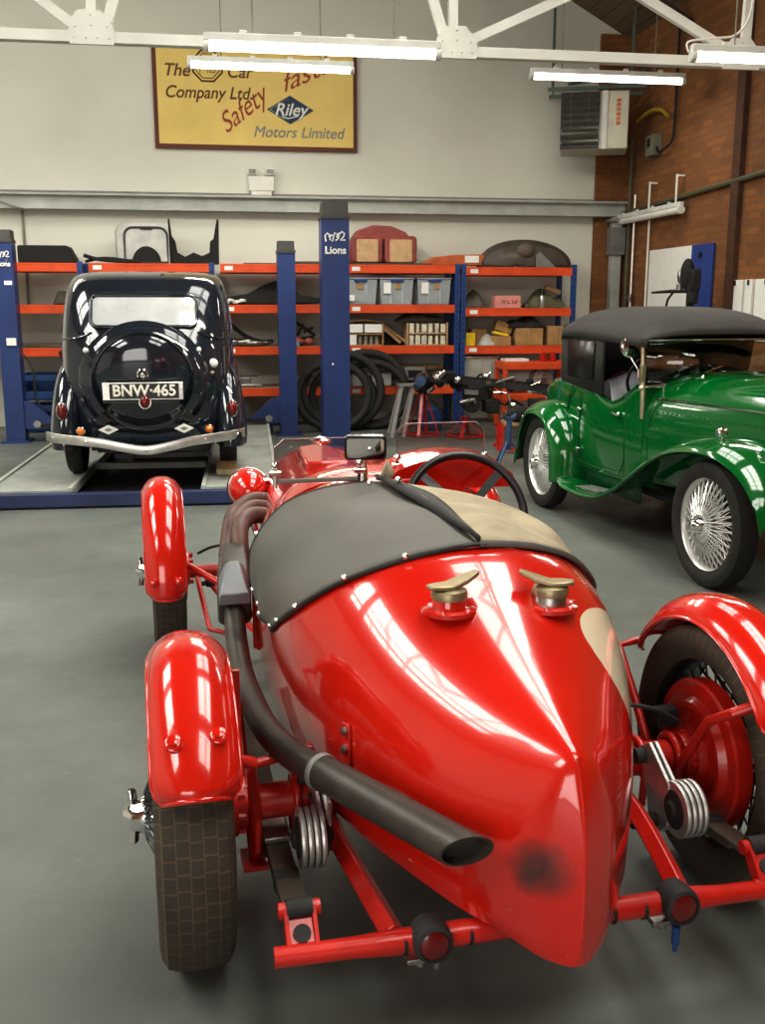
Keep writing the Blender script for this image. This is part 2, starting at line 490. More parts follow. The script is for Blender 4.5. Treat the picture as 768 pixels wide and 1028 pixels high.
def wall_mat():
    m, nt, b = nodes('white_painted_wall'); setp(b, Roughness=.75)
    c = mixc(nt, ramp(nt, noise(nt, .7, 4), [(.3, 0.), (.7, 1.)]), (.64, .635, .56), (.735, .73, .65))
    nt.links.new(c, b.inputs['Base Color']); bumpn(nt, b, noise(nt, 30., 3), .08, .01); return m
def brick_mat(swap=True):
    m, nt, b = nodes('old_red_brick'); setp(b, Roughness=.85)
    tc = N(nt, 'ShaderNodeTexCoord'); s = N(nt, 'ShaderNodeSeparateXYZ'); nt.links.new(tc.outputs['Object'], s.inputs[0])
    cb = N(nt, 'ShaderNodeCombineXYZ'); nt.links.new(s.outputs[1 if swap else 0], cb.inputs[0]); nt.links.new(s.outputs[2], cb.inputs[1])
    br = N(nt, 'ShaderNodeTexBrick'); nt.links.new(cb.outputs[0], br.inputs[0])
    br.inputs['Scale'].default_value = 1.; br.inputs['Brick Width'].default_value = .225; br.inputs['Row Height'].default_value = .075; br.inputs['Mortar Size'].default_value = .008
    br.inputs['Color1'].default_value = (.33, .125, .030, 1); br.inputs['Color2'].default_value = (.21, .080, .022, 1); br.inputs['Mortar'].default_value = (.17, .095, .05, 1)
    c = mixc(nt, ramp(nt, noise(nt, .8, 5), [(.35, 0.), (.7, .55)]), br.outputs[0], (.13, .055, .022))
    nt.links.new(c, b.inputs['Base Color']); bumpn(nt, b, br.outputs['Fac'], -.4, .01); return m
def floor_mat():
    m, nt, b = nodes('painted_concrete_floor')
    n1 = noise(nt, .55, 6, .6); n2 = noise(nt, 3.2, 7, .68); n3 = noise(nt, 26., 5, .7)
    c = mixc(nt, ramp(nt, n1, [(.35, 0.), (.68, 1.)]), (.098, .110, .099), (.172, .185, .165))
    c = mixc(nt, ramp(nt, n2, [(.52, 0.), (.72, .45)]), c, (.10, .108, .10))
    c = mixc(nt, ramp(nt, n3, [(.60, 0.), (.75, .25)]), c, (.30, .30, .27))
    vo = N(nt, 'ShaderNodeTexVoronoi', feature='DISTANCE_TO_EDGE'); vo.inputs['Scale'].default_value = .9
    c = mixc(nt, ramp(nt, vo.outputs['Distance'], [(0., .35), (.006, 0.)]), c, (.06, .065, .06))
    nt.links.new(c, b.inputs['Base Color'])
    nt.links.new(ramp(nt, n2, [(.3, .32), (.7, .55)]), b.inputs['Roughness']); setp(b, **{'Specular IOR Level': .4})
    bumpn(nt, b, n3, .08, .004); return m
def roof_mat():
    m, nt, b = nodes('dark_roof_boards'); setp(b, Roughness=.8)
    tc = N(nt, 'ShaderNodeTexCoord'); s = N(nt, 'ShaderNodeSeparateXYZ'); nt.links.new(tc.outputs['Object'], s.inputs[0])
    l = mth(nt, 'LESS_THAN', mth(nt, 'FRACT', mth(nt, 'MULTIPLY', s.outputs[0], 6.)), .06)
    c = mixc(nt, noise(nt, 3.), (.13, .085, .045), (.20, .135, .075)); c = mixc(nt, l, c, (.04, .025, .015))
    nt.links.new(c, b.inputs['Base Color']); return m
M_['wall'] = wall_mat(); M_['brick'] = brick_mat(); M_['brick2'] = brick_mat(False); M_['floor'] = floor_mat(); M_['roof'] = roof_mat()
T_ = .2
m = MB(); m.box(((WX + WL) / 2, (YB + YF) / 2, -.1), (WX - WL + .4, YB - YF + .4, .2)); struct('floor', m, 'floor', smooth=0)
gable = lambda e: [(WL - e, 0), (WX + e, 0), (WX + e, EAVE), (RIDGE, ZR), (WL - e, EL)]
m = MB(); m.prism(gable(0), YB, YB + T_, 'Y'); struct('wall_back', m, 'wall', smooth=0)
m = MB(); m.prism(gable(0), YF - T_, YF, 'Y'); struct('wall_front', m, 'brick2', smooth=0)
m = MB(); m.box((WX + T_ / 2, (YB + YF) / 2, EAVE / 2), (T_, YB - YF + .4, EAVE)); struct('wall_right', m, 'brick', smooth=0)
m = MB(); m.box((WL - T_ / 2, (YB + YF) / 2, EL / 2), (T_, YB - YF + .4, EL)); struct('wall_left', m, 'wall', smooth=0)
# roof with four rooflights left open
def roofside(x0, z0, x1, z1, holes, name):
    m = MB()
    ysp = sorted({YF - .3, YB + .3} | {h[2] for h in holes} | {h[3] for h in holes})
    xs = sorted({0., 1.} | {h[0] for h in holes} | {h[1] for h in holes})
    for i in range(len(xs) - 1):
        for j in range(len(ysp) - 1):
            if any(h[0] <= xs[i] and xs[i + 1] <= h[1] and h[2] <= ysp[j] and ysp[j + 1] <= h[3] for h in holes): continue
            v = []
            for dz in (0, .08):
                for a, y in ((xs[i], ysp[j]), (xs[i + 1], ysp[j]), (xs[i + 1], ysp[j + 1]), (xs[i], ysp[j + 1])): v.append((lerp(x0, x1, a), y, lerp(z0, z1, a) + dz))
            m.add(v, [(0, 1, 2, 3), (4, 5, 6, 7), (0, 1, 5, 4), (1, 2, 6, 5), (2, 3, 7, 6), (3, 0, 4, 7)])
    return struct(name, m, 'roof', smooth=0)
HR = [(.30, .62, -2.6, .2), (.30, .62, 1.6, 5.2), (.30, .62, 6.4, 9.6)]
HL = [(.30, .62, -2.6, .2), (.30, .62, 1.6, 5.2), (.30, .62, 6.4, 9.6)]
roofside(WX + .25, EAVE - .25 * SL, RIDGE, ZR, HR, 'ceiling')
roofside(WL - .25, EL - .25 * SL, RIDGE, ZR, HL, 'ceiling')
wn = 0
def area(name, loc, rot, sx, sy, e, col=(1, 1, 1)):
    l = bpy.data.lights.new(name, 'AREA'); l.shape = 'RECTANGLE'; l.size = sx; l.size_y = sy; l.energy = e; l.color = col
    o = bpy.data.objects.new(name, l); C.objects.link(o); o.location = loc; o.rotation_euler = rot; return o
for side, holes, xa, za in ((1, HR, WX + .25, EAVE - .25 * SL), (-1, HL, WL - .25, EL - .25 * SL)):
    for h in holes:
        wn += 1
        P = lambda a: (lerp(xa, RIDGE, a), lerp(za, ZR, a))
        (x0, z0), (x1, z1) = P(h[0]), P(h[1]); ym, yl = (h[2] + h[3]) / 2, h[3] - h[2]
        m = MB()
        for k in range(7): m.bar((x0, lerp(h[2], h[3], k / 6), z0 + .02), (x1, lerp(h[2], h[3], k / 6), z1 + .02), .05, .06)
        for a in (0, .5, 1): m.bar((lerp(x0, x1, a), h[2], lerp(z0, z1, a) + .02), (lerp(x0, x1, a), h[3], lerp(z0, z1, a) + .02), .07, .07)
        o = struct('window_%d' % wn, m, 'white', smooth=0)
        ang = math.atan2(z1 - z0, x1 - x0)
        L = math.hypot(x1 - x0, z1 - z0)
        e = LIGHT_E.get((side, h[2]), 260)
        # daylight coming down through the opening
        ar = area('rooflight_daylight', ((x0 + x1) / 2 - math.sin(math.atan(SL)) * .16 * -side, ym, (z0 + z1) / 2 + .16), (0, -math.atan2((z1 - z0), abs(x1 - x0)) * -side, 0), L, yl, e, (1., .98, .90))

# girder along the back wall, with its bracket column
m = MB(); m.box(((WX + WL) / 2, YB - .06, 2.70), (WX - WL, .12, .15)); m.box(((WX + WL) / 2, YB - .10, 2.785), (WX - WL, .20, .025)); m.box(((WX + WL) / 2, YB - .10, 2.62), (WX - WL, .18, .02)); struct('trim_1', m, 'girder', smooth=0)
m = MB(); m.tube([(WL + .1, YB - .03, 2.83), (WX - .1, YB - .03, 2.82)], .012, 6); struct('trim_2', m, 'grey')
m = MB(); m.box((5.055, YB - .03, 2.42), (.39, .06, 4.84)); struct('trim_3', m, 'brick2', smooth=0)
t = thing('support_column', 'grey steel column standing in the corner under the end of the wall girder', 'column', (5.12, YB - .16, 0))
m = MB(); m.box((0, 0, 1.30), (.13, .12, 2.6)); m.build('post', 'girder', t, bev=.006)
m = MB(); m.box((0, -.02, 2.30), (.2, .16, .35)); m.box((0, -.02, 2.56), (.24, .2, .04)); m.build('bracket', 'grey', t, bev=.006)
m = MB(); m.box((0, 0, .01), (.22, .2, .02)); m.build('base_plate', 'grey', t)
# pier on the brick wall
m = MB(); m.box((WX - .03, 9.9, EAVE / 2), (.06, .16, EAVE)); struct('trim_4', m, M_['pier'], smooth=0)

# truss
TY = 8.0
t = thing('roof_truss', 'white lattice steel roof truss crossing the workshop overhead', 'roof truss', (0, TY, 0))
m = MB(); m.box(((WX + WL) / 2, 0, 3.385), (WX - WL, .09, .075)); m.build('bottom_chord', 'truss', t)
def web(p, q, w=.07):
    m = MB(); m.bar((p[0], .0, p[1]), (q[0], .0, q[1]), .05, w); m.build('web_member', 'truss', t)
nodes_x = [(-6.3, 1), (-3.6, 1), (-.86, 1), (1.83, 1), (4.15, 1)]
for x, _ in nodes_x:
    m = MB(); m.prism([(-.155 + x, 3.33), (.155 + x, 3.33), (.155 + x, 3.46), (.07 + x, 3.56), (-.09 + x, 3.56), (-.155 + x, 3.47)], -.06, -.045, 'Y'); g = m.build('gusset_plate', 'truss', t, 0)
    m = MB()
    for dx, dz in ((-.12, 3.375), (-.04, 3.375), (.04, 3.375), (.12, 3.375), (-.11, 3.45), (0, 3.46), (.11, 3.45), (0, 3.53)): m.ball((x + dx, -.06, dz), .009, 8, 5)
    m.build('rivets', 'truss', g)
roofz = lambda x: EAVE + (WX - x) * SL if x > RIDGE else EL + (x - WL) * SL
for p, q in (((-.98, 3.46), (-1.65, 3.95)), ((-.86, 3.5), (-.82, 6.6)), ((-.75, 3.50), (-.25, 4.9)), ((1.74, 3.5), (1.15, 5.2)), ((1.81, 3.5), (1.80, 6.5)), ((1.96, 3.48), (3.05, 3.97)), ((4.05, 3.48), (3.05, 3.97)), ((4.2, 3.5), (4.24, 5.2)), ((3.05, 3.97), (3.05, 5.8)), ((-1.65, 3.95), (-3.45, 3.6)), ((-1.65, 3.95), (-1.65, 7.4)), ((-.25, 4.9), (1.15, 5.2)), ((-3.6, 3.6), (-3.6, 7.5)), ((-6.3, 3.6), (-6.3, 6.0)), ((-6.3, 3.6), (-8.9, 4.6))):
    web(p, q)
m = MB(); m.bar((WX, 0, roofz(WX) - .12), (RIDGE, 0, ZR - .12), .08, .12); m.bar((WL, 0, EL - .12), (RIDGE, 0, ZR - .12), .08, .12); m.build('rafter', 'truss', t)
# timber purlins under the roof
for x in (3.9, 2.2, .4, -4.2, -6.4):
    z = roofz(x) - .10
    m = MB(); m.bar((x, YF, z), (x, YB - .01, z), .09, .16); tag(m.build('purlin', 'wood'), kind='structure')
for y in (11.2, 9.4):
    m = MB(); m.bar((WX - .02, y, roofz(WX) - .30), (RIDGE, y, ZR - .30), .07, .13); tag(m.build('rafter', M_['darkwood']), kind='structure')

# ------------------------------------------------------------------ lights on chains
def lampfix(label, x0, x1, y, z, rods, rot=0, r=.032, on=True, hang=None):
    t = thing('strip_light', label, 'strip light', ((x0 + x1) / 2, y, z), rot, 'fluorescent strip lights' if on else None)
    L = (x1 - x0) / 2; m = MB()
    m.tube([(-L, 0, 0), (L, 0, 0)], r, 14); d = m.build('diffuser', M_['tube'] if on else 'white', t, 50)
    m = MB(); m.box((0, 0, r + .022), (2 * L + .06, .06, .05))
    for s in (-1, 1): m.cyl((s * (L - .005), 0, 0), (s * (L + .035), 0, 0), r + .008, 14)
    for k in range(4): m.box((lerp(-L * .7, L * .7, k / 3), 0, r + .055), (.05, .03, .03))
    m.build('housing', M_['housing'], t, 40, bev=.004)
    for s in (-.62, .62):
        m = MB(); m.cyl((s * L, 0, r + .05), (s * L, 0, rods), .006, 6)
        m.build('hanger', 'grey', t)
    return t
lampfix('long lit strip light hanging in front of the top of the yellow sign', -.03, 1.49, 7.1, 3.155, .36)
lampfix('lit strip light lying across the lettering of the yellow sign', -.22, 1.34, 10.5, 3.77, 2.2)
lampfix('lit strip light hanging above the wall heater', 3.25, 4.88, 10.6, 3.80, 1.2)
l4 = lampfix('lit strip light with looping cable at top right corner', 3.31, 4.83, 7.0, 3.185, .4)
m = MB(); m.tube(smooth_path([(-.80, .02, .03), (-.80, .03, .10), (-.62, .03, .13), (-.45, .03, .16), (-.36, .02, .30), (-.35, .0, .62), (-.34, 0, 1.4)], 6), .008, 6); m.build('cable', 'white', l4)
lampfix('lit strip light just past the left edge above the dark saloon', -3.50, -2.03, 10.4, 3.72, 2.0)

# ------------------------------------------------------------------ sign
sg = thing('advertising_sign', 'yellow hand-painted sign with brown border high on the white wall', 'sign', (.505, YB - .035, 3.955))
m = MB(); m.box((0, .01, 0), (2.46, .04, 1.215)); m.build('border', M_['signbrown'], sg)
m = MB(); m.box((0, -.012, .0), (2.36, .02, 1.115)); m.build('panel', M_['signyellow'], sg)
tr = (PI / 2, 0, 0)
yy = -.024
text('lettering', 'The', .20, M_['signtext'], sg, (-1.11, yy, .275), tr, .25, align='LEFT', offset=.002)
text('lettering', 'Car', .20, M_['signtext'], sg, (-.36, yy, .275), tr, .25, align='LEFT', offset=.002)
text('lettering', 'Company Ltd.', .195, M_['signtext'], sg, (-1.10, yy, .03), tr, .25, align='LEFT', offset=.002, sx=.94)
m = MB()
oc = [(.185 * math.cos(PI / 8 + k * PI / 4), .185 * math.sin(PI / 8 + k * PI / 4)) for k in range(8)]
for rr in (1., .80):
    m.tube([(-.58 + x * rr, yy, .335 + z * rr) for x, z in oc], .011 if rr == 1 else .006, 4, closed=True)
for a, b in (((-.09, -.08), (-.09, .08)), ((-.09, .08), (-.045, 0)), ((-.045, 0), (0, .08)), ((0, .08), (0, -.08)), ((.09, .06), (.035, .06)), ((.035, .06), (.03, -.07)), ((.03, -.07), (.09, -.07)), ((.09, -.07), (.09, 0)), ((.09, 0), (.06, 0))):
    m.bar((-.58 + a[0], yy, .335 + a[1]), (-.58 + b[0], yy, .335 + b[1]), .006, .018, up=(0, 1, 0))
m.build('octagon_emblem', M_['signtext'], sg, 30)
text('lettering', 'Safety', .32, M_['signred'], sg, (-.44, yy, -.36), (PI / 2, R(-38), 0), .5, align='LEFT', sx=.86)
text('lettering', 'fast!', .30, M_['signred'], sg, (.28, yy, .14), (PI / 2, R(-24), 0), .5, align='LEFT', sx=1.2)
m = MB(); m.prism([(.12, -.135), (.40, .03), (.69, -.135), (.40, -.30)], yy - .004, yy + .006, 'Y'); dm = m.build('lozenge_emblem', M_['signnavy'], sg, 0)
m = MB(); m.tube([(x, yy - .005, z) for x, z in ((.155, -.135), (.40, .008), (.655, -.135), (.40, -.278))], .008, 4, closed=True); m.build('lozenge_border', 'white', dm)
text('lettering', 'Riley', .20, M_['paper'], sg, (.405, yy - .008, -.14), tr, .3, offset=.004)
m = MB(); m.tube([(.30, yy - .006, -.215), (.38, yy - .006, -.235), (.50, yy - .006, -.205)], .008, 6); m.build('flourish', 'paper', dm)
text('lettering', 'Motors Limited', .18, M_['signblue'], sg, (.50, yy, -.40), tr, .25, offset=.0015, sx=.98)

# twin spot emergency light
e = thing('emergency_light', 'white twin-spot emergency light on the wall below the yellow sign', 'light', (.535, YB, 2.97))
m = MB(); m.box((0, -.05, -.02), (.32, .10, .18)); m.box((0, -.05, -.13), (.26, .08, .06)); m.build('case', 'white', e, bev=.012)
for s in (-1, 1):
    m = MB(); m.box((s * .11, -.07, .12), (.12, .10, .085)); m.cyl((s * .11, -.05, .06), (s * .11, -.05, .09), .02, 10); sp = m.build('spot', 'white', e, bev=.012)
    m = MB(); m.box((s * .11, -.122, .12), (.085, .006, .05)); m.build('lens', 'grey', sp)

# heater
h = thing('space_heater', 'white warm-air heater with dark louvred front high in the corner', 'heater', (4.57, YB - .62, 3.34), -20)
m = MB(); m.box((.02, .02, .32), (.80, .56, .66)); m.build('casing', M_['heater'], h, bev=.012)
m = MB(); m.box((-.15, -.275, .32), (.46, .05, .64)); gr = m.build('louvre_frame', 'black', h, bev=.004)
m = MB()
for k in range(8): m.box((-.15, -.31, .06 + k * .075), (.42, .05, .012), (R(35), 0, 0))
m.build('louvres', M_['olive'], gr)
for x in (-.26, -.05): 
    m = MB(); m.box((x, -.305, .32), (.012, .04, .62)); m.build('louvre_divider', M_['olive'], gr)
m = MB(); m.box((.14, -.272, .32), (.06, .02, .66)); m.build('edge_strip', 'white', h)
text('brand_lettering', 'REZNOR', .085, M_['orangetext'], h, (.30, -.264, .44), (PI / 2, R(90), 0), ext=.001) if False else None
m = MB()
for k in range(6): m.box((.30, -.264, .28 + k * .052), (.05, .006, .036 if k % 2 else .042))
m.build('orange_marking', M_['orangetext'], h)
m = MB()
for y in (-.1, .35):
    m.bar((-.55, y, .72), (.62, y, .72), .04, .04); m.cyl((-.5, y, .72), (-.5, y, 2.2), .01, 6); m.cyl((.45, y, .72), (.45, y, 1.8), .01, 6)
m.bar((-.3, -.25, .74), (.7, .5, .98), .03, .03); m.bar((.1, -.25, .74), (.68, .2, .98), .03, .03)
m.build('hanging_frame', M_['greensteel'], h)

# things on the brick wall
m = MB(); m.tube([(WX - .04, YB - .1, 2.655), (WX - .04, 11, 2.70), (WX - .04, 9.2, 2.745), (WX - .04, 4, 2.80)], .028, 8); tag(m.build('cable_conduit', M_['olive']), 'dark conduit running level along the brick wall', 'conduit')
for k, (y, z0, z1, r, mm, lab) in enumerate(((12.62, 0, 3.55, .022, 'olive', 'thick dark vertical pipe on the brick wall next to the corner'), (12.45, 0, 2.85, .016, 'bumper', 'pale vertical pipe with a tap on the brick wall'), (11.98, 1.3, 2.5, .013, 'white', 'thin white vertical pipe beside the white board'))):
    m = MB(); m.tube([(WX - .05, y, z0), (WX - .05, y, z1)], r, 8); t = m.build('wall_pipe', M_[mm]); tag(t, lab, 'pipe')
    if k == 1:
        m = MB(); m.cyl((WX - .05, y, 1.52), (WX - .05, y, 1.62), .035, 10); m.bar((WX - .10, y - .08, 1.58), (WX - .10, y + .08, 1.58), .02, .03); m.cyl((WX - .1, y, 1.58), (WX - .05, y, 1.58), .02, 8); m.build('tap', 'steel', t)
m = MB(); m.tube(smooth_path([(WX - .05, 11.42, 4.6), (WX - .05, 11.42, 3.6), (WX - .06, 11.44, 3.35), (WX - .10, 11.55, 3.27), (WX - .08, 11.75, 3.26), (WX - .06, 11.88, 3.36)], 6), .016, 6); tag(m.build('black_cable', 'blackmatt'), 'black cable dropping down the brick wall to the grey switch box', 'cable')
t = thing('switch_box', 'small grey switch box on the brick wall beside the heater', 'switch box', (WX - .06, 11.95, 3.36))
m = MB(); m.box((0, 0, 0), (.12, .22, .24)); m.build('case', M_['switchgrey'], t, bev=.01); m = MB(); m.box((-.065, 0, .03), (.02, .05, .09)); m.build('switch', 'black', t)
m = MB(); m.tube(smooth_path([(WX - .12, 12.35, 3.70), (WX - .10, 12.0, 3.76), (WX - .10, 11.7, 3.72), (WX - .10, 11.5, 3.62)], 6), .022, 8); tag(m.build('gas_hose', M_['hoseyellow']), 'yellow gas hose curving along the brick wall beside the heater', 'hose')
t = lampfix('unlit white tube light hanging from rods on the brick wall', -.98, .98, 0, 0, .02, 0, .04, on=False)
t.location = (WX - .10, 12.02, 2.54); t.rotation_euler = (0, R(0), R(90))
for ch in [c for c in t.children if c.name.startswith('hanger')]: bpy.data.objects.remove(ch)
m = MB()
for x in (-.86, -.12):
    m = MB(); m.tube([(x, 0, .05), (x, -.0, .40)], .013, 6); m.bar((x, 0, .385), (x, -.09, .385), .03, .02); m.build('hanger_rod', 'white', t)
m = MB(); m.box((-.0, 0, .65), (.03, 1.13, 1.22)); b = m.build('white_board', 'paper', None, bev=.004); b.location = (WX - .022, 11.39, 1.43 - .55 + .0); tag(b, 'plain white board fixed to the brick wall', 'board')
m = MB(); m.box((0, 0, .65), (.03, .50, 1.22)); b = m.build('blue_board', M_['boardblue'], None, bev=.004); b.location = (WX - .022, 10.57, .88); tag(b, 'blue board beside the white board on the brick wall', 'board')
m = MB(); m.lathe([(.03, 0), (.03, .015), (.01, .02)], (-.02, .02, 1.15), n=12, ax=(-1, 0, 0)); m.build('fixing', 'black', b)
# pillar drill standing in front of the boards
t = thing('pillar_drill', 'black pillar drill with a long lever before the blue board', 'drill', (4.8, 9.93, 0))
m = MB(); m.cyl((0, 0, .03), (0, 0, 1.62), .04, 14); m.build('column', 'blackmatt', t)
m = MB(); m.box((0, 0, .03), (.4, .5, .06)); m.build('base', 'blackmatt', t, bev=.01)
m = MB(); m.ball((-.03, .03, 1.80), (.07, .09, .16), 16, 10); m.box((0, -.06, 1.74), (.10, .14, .22)); m.cyl((0, -.05, 1.5), (0, -.05, 1.70), .06, 10); m.build('head', 'blackmatt', t, bev=.02)
m = MB(); m.ball((-.07, .10, 1.78), (.035, .04, .08), 12, 8); m.cyl((-.06, .13, 1.64), (-.06, .13, 1.70), .035, 12); m.build('chuck', 'steel', t)
m = MB(); m.tube([(-.05, -.05, 1.63), (-.05, .4, 1.63), (-.05, .84, 1.622)], [.022, .018, .012], 8); m.tube([(-.05, .30, 1.62), (-.05, .42, 1.55), (-.05, .47, 1.44)], .012, 6); m.build('lever', 'blackmatt', t)
m = MB(); m.box((-.05, .1, 1.30), (.3, .36, .05)); m.build('table', 'steel', t, bev=.006)
for k, (y, w, lab) in enumerate(((9.80, .30, 'white paper folder on the brick wall next to the pier'), (9.53, .14, 'narrow white paper folder between two wider ones on the brick wall'), (9.20, .40, 'wide white folder with blue patches on the brick wall'))):
    t = thing('document_folder', lab, 'folder', (WX - .015, y, 1.15), 0)
    m = MB(); m.box((0, 0, .29), (.03, w, .60)); m.build('sheet', 'paper', t)
    m = MB(); m.box((-.02, 0, .56), (.01, .03, .05)); m.build('clip', 'black', t)
    if k == 2:
        m = MB(); m.lathe([(.09, 0), (.09, .006)], (-.015, -.10, .42), n=18, ax=(-1, 0, 0)); m.lathe([(.06, 0), (.06, .006)], (-.015, .0, .12), n=18, ax=(-1, 0, 0)); m.build('blue_patches', M_['cyan'], t)
# thin cable on back wall at left
m = MB(); m.tube([(-2.9, YB - .22, 2.80), (-2.36, YB - .22, 2.62), (-2.27, YB - .2, 2.60)], .012, 6); m.tube([(-2.33, YB - .02, 2.6), (-2.33, YB - .02, 1.4)], .014, 6); tag(m.build('wall_cable', 'grey'), 'grey cable under the girder above the left lift post', 'cable')

# ------------------------------------------------------------------ lifts
def lift_post(label, x, y, w, hgt, d, plug, yaw=0, arm=0, logo=True):
    t = thing('lift_post', label, 'lift post', (x, y, 0), yaw, 'blue lift posts')
    m = MB(); m.prism([(-w / 2, 0), (w / 2, 0), (w / 2, d), (w * .3, d), (w * .3, d * .45), (-w * .3, d * .45), (-w * .3, d), (-w / 2, d)], 0, hgt - plug, 'Z'); m.build('column', 'blue', t, 0)
    m = MB(); rs = [[(a * w * k, (b - .5) * d * k2 + d * .5, z) for a, b in ((-.53, -.05), (.53, -.05), (.53, 1.02), (-.53, 1.02))] for k, k2, z in ((1, 1, hgt - plug), (1, 1, hgt - plug + .03), (.9, .95, hgt - plug + .03), (.86, .9, hgt))]
    m.rings(rs); m.build('top_cover', M_['darkcap'], t, 0)
    m = MB(); m.box((0, d * .4, .012), (w * 1.5, d * 1.4, .024)); m.build('base_plate', 'blue', t)
    if arm:
        s = arm; m = MB()
        m.prism([(s * w * .45, .15), (s * (w * .45 + .36), .15), (s * (w * .45 + .36), .20), (s * (w * .45 + .12), .42), (s * w * .45, .46)], d * .1, d * .5, 'Y'); a = m.build('carriage_arm', 'blue', t, 0)
        m = MB(); m.cyl((s * (w * .5 + .13), d * .08, .20), (s * (w * .5 + .13), d * .13, .20), .04, 12); m.build('pivot_pin', 'steel', a)
        m = MB(); m.box((s * (w * .5 + .30), d * .3, .18), (.26, .10, .05)); m.build('arm_tip', 'black', a)
    if logo:
        z = hgt - plug - .30 * w / .29
        k = w / .29
        text('lettering', 'Lions', .105 * k, M_['paper'], t, (0, -.003, z - .02), (PI / 2, 0, 0), offset=.0035)
        m = MB()
        for pts in ([(-.10, .07), (-.11, .13), (-.085, .155), (-.06, .14), (-.055, .09), (-.03, .07), (-.02, .12), (-.005, .16), (.02, .15), (.015, .11)], [(.0, .08), (.03, .10), (.04, .16)], [(.045, .15), (.07, .17), (.095, .15), (.085, .12), (.05, .085), (.105, .085)], [(-.075, .12), (-.03, .135)]):
            m.tube([(x_ * k, -.004, z + z_ * k) for x_, z_ in pts], .009 * k, 5)
        m.build('lion_emblem', 'paper', t)
    return t
p1 = lift_post('tallest blue lift post with white lion emblem, in mid workshop', 1.175, 10.5, .285, 2.52, .30, .17)
m = MB(); m.ball((-.04, -.002, .88), .012, 8, 5); m.build('bolt', 'paper', p1)
lift_post('slimmer plain blue lift post left of the taller lion-badged one', .735, 11.55, .20, 2.19, .22, .13, arm=-1, logo=False)
p3 = lift_post('blue lift post with lion emblem at left edge beside the dark saloon', -2.28, 11.4, .20, 2.27, .22, .13, arm=1, yaw=0)
m = MB(); m.box((.04, -.006, 1.72), (.08, .006, .045)); m.box((.03, -.012, 1.10), (.10, .012, .08)); m.build('stickers', 'paper', p3)
m = MB(); m.tube([(.0 + .05 * math.cos(k * PI / 8), -.004, 1.98 + .05 * math.sin(k * PI / 8)) for k in range(16)], .004, 5, closed=True); m.build('ring_mark', 'grey', p3)
m = MB(); m.tube(smooth_path([(.14, .05, .95), (.24, -.05, .80), (.26, -.1, .50), (.34, -.1, .38), (.50, -.05, .30)], 5), .012, 6); m.build('arm_cable', 'blackmatt', p3)

t = thing('ramp_lift', 'grey twin-track ramp lift with blue end beam under the dark saloon', 'vehicle lift', (-.70, 7.62, 0), -1.5)
for x0, x1, n in ((-1.10, -.45, 'l'), (.50, 1.10, 'r')):
    m = MB(); m.prism([(.02, .13), (.02, .105), (5.2, .02), (5.2, .13)], x0, x1, 'X') if False else m.box(((x0 + x1) / 2, 2.15, .105), (x1 - x0, 4.3, .05))
    tk = m.build('track', 'deck', t, 0)
    m = MB(); m.bar((x0 + .02, .0, .13), (x0 + .02, 4.3, .13), .03, .03) if n == 'l' else m.bar((x1 - .02, .0, .13), (x1 - .02, 4.3, .13), .03, .03); m.bar((x1 - .02 if n == 'l' else x0 + .02, 0, .137), (x1 - .02 if n == 'l' else x0 + .02, 4.3, .137), .03, .016)
    m.build('track_edge', 'girder', tk)
m = MB(); m.box((0, -.03, .065), (2.30, .08, .10)); m.box((0, -.01, .02), (2.3, .05, .04)); m.build('end_beam', M_['beamblue'], t, bev=.006)
m = MB(); m.box((0, 4.3, .065), (2.30, .08, .10)); m.build('far_beam', 'blue', t, bev=.006)
m = MB(); m.box((.02, 2.15, .02), (.92, 4.2, .03)); m.build('pit_floor', 'blackmatt', t)
m = MB(); m.box((.02, 1.2, .125), (.94, .10, .05)); m.build('jack_beam', 'grey', t)
t = thing('wheel_chock', 'yellowish wooden chock behind the right rear wheel of the dark saloon', 'wheel chock', (.0, 8.14, .132))
m = MB(); m.prism([(-.05, 0), (.12, 0), (.12, .06), (.05, .11), (-.05, .02)], -.08, .08, 'X'); m.build('wedge', 'wood', t, bev=.006); m = MB(); m.box((0, -.04, .03), (.17, .03, .05)); m.build('rubber_pad', 'brass', t, bev=.004)
# ------------------------------------------------------------------ storage racks
RY, RD = 12.28, .60     # front plane, depth
def rack(label, x0, x1, lev, posts=(1, 1), ply='board'):
    t = thing('storage_rack', label, 'rack', (0, RY, 0), 0, 'orange and blue storage racks')
    for s, x in zip(posts, (x0, x1)):
        if not s: continue
        for y in (.025, RD - .025):
            m = MB(); m.box((x, y, .99), (.06, .05, 1.98)); u = m.build('upright', 'rackblue', t)
            if y < .1:
                m = MB()
                for k in range(24): m.box((x, -.002, .08 + k * .078), (.014, .006, .03))
                m.build('slots', 'black', u, 0)
    for z in lev:
        for y in (.02, RD - .02):
            m = MB(); m.box(((x0 + x1) / 2, y, z - .05), (x1 - x0 - .06, .045, .10)); m.box(((x0 + x1) / 2, y, z - .012), (x1 - x0 - .06, .05, .024)); b = m.build('beam', 'orange', t, bev=.003)
            if y < .1:
                m = MB(); m.box((x0 + .13, -.005, z - .05), (.10, .004, .05)); m.build('label_card', 'paper', b)
        m = MB(); m.box(((x0 + x1) / 2, RD / 2, z - .012), (x1 - x0 - .07, RD - .06, .018)); m.build('shelf', 'board', t)
    return t
Z1, Z2, Z3, Z4 = 1.965, 1.49, .995, .495
X = [-3.12, -1.61, -.10, 1.42, 2.88, 4.38]
rack('orange storage rack at far left behind the left lift post', X[0], X[1], (Z1, Z2, Z3), (1, 1))
rack('orange storage rack directly behind the dark saloon', X[1] + .07, X[2], (Z1, Z2, Z3, Z4), (0, 1))
rack('orange storage rack behind the slim blue lift post', X[2] + .07, X[3], (Z1, Z2, Z3, Z4), (0, 1))
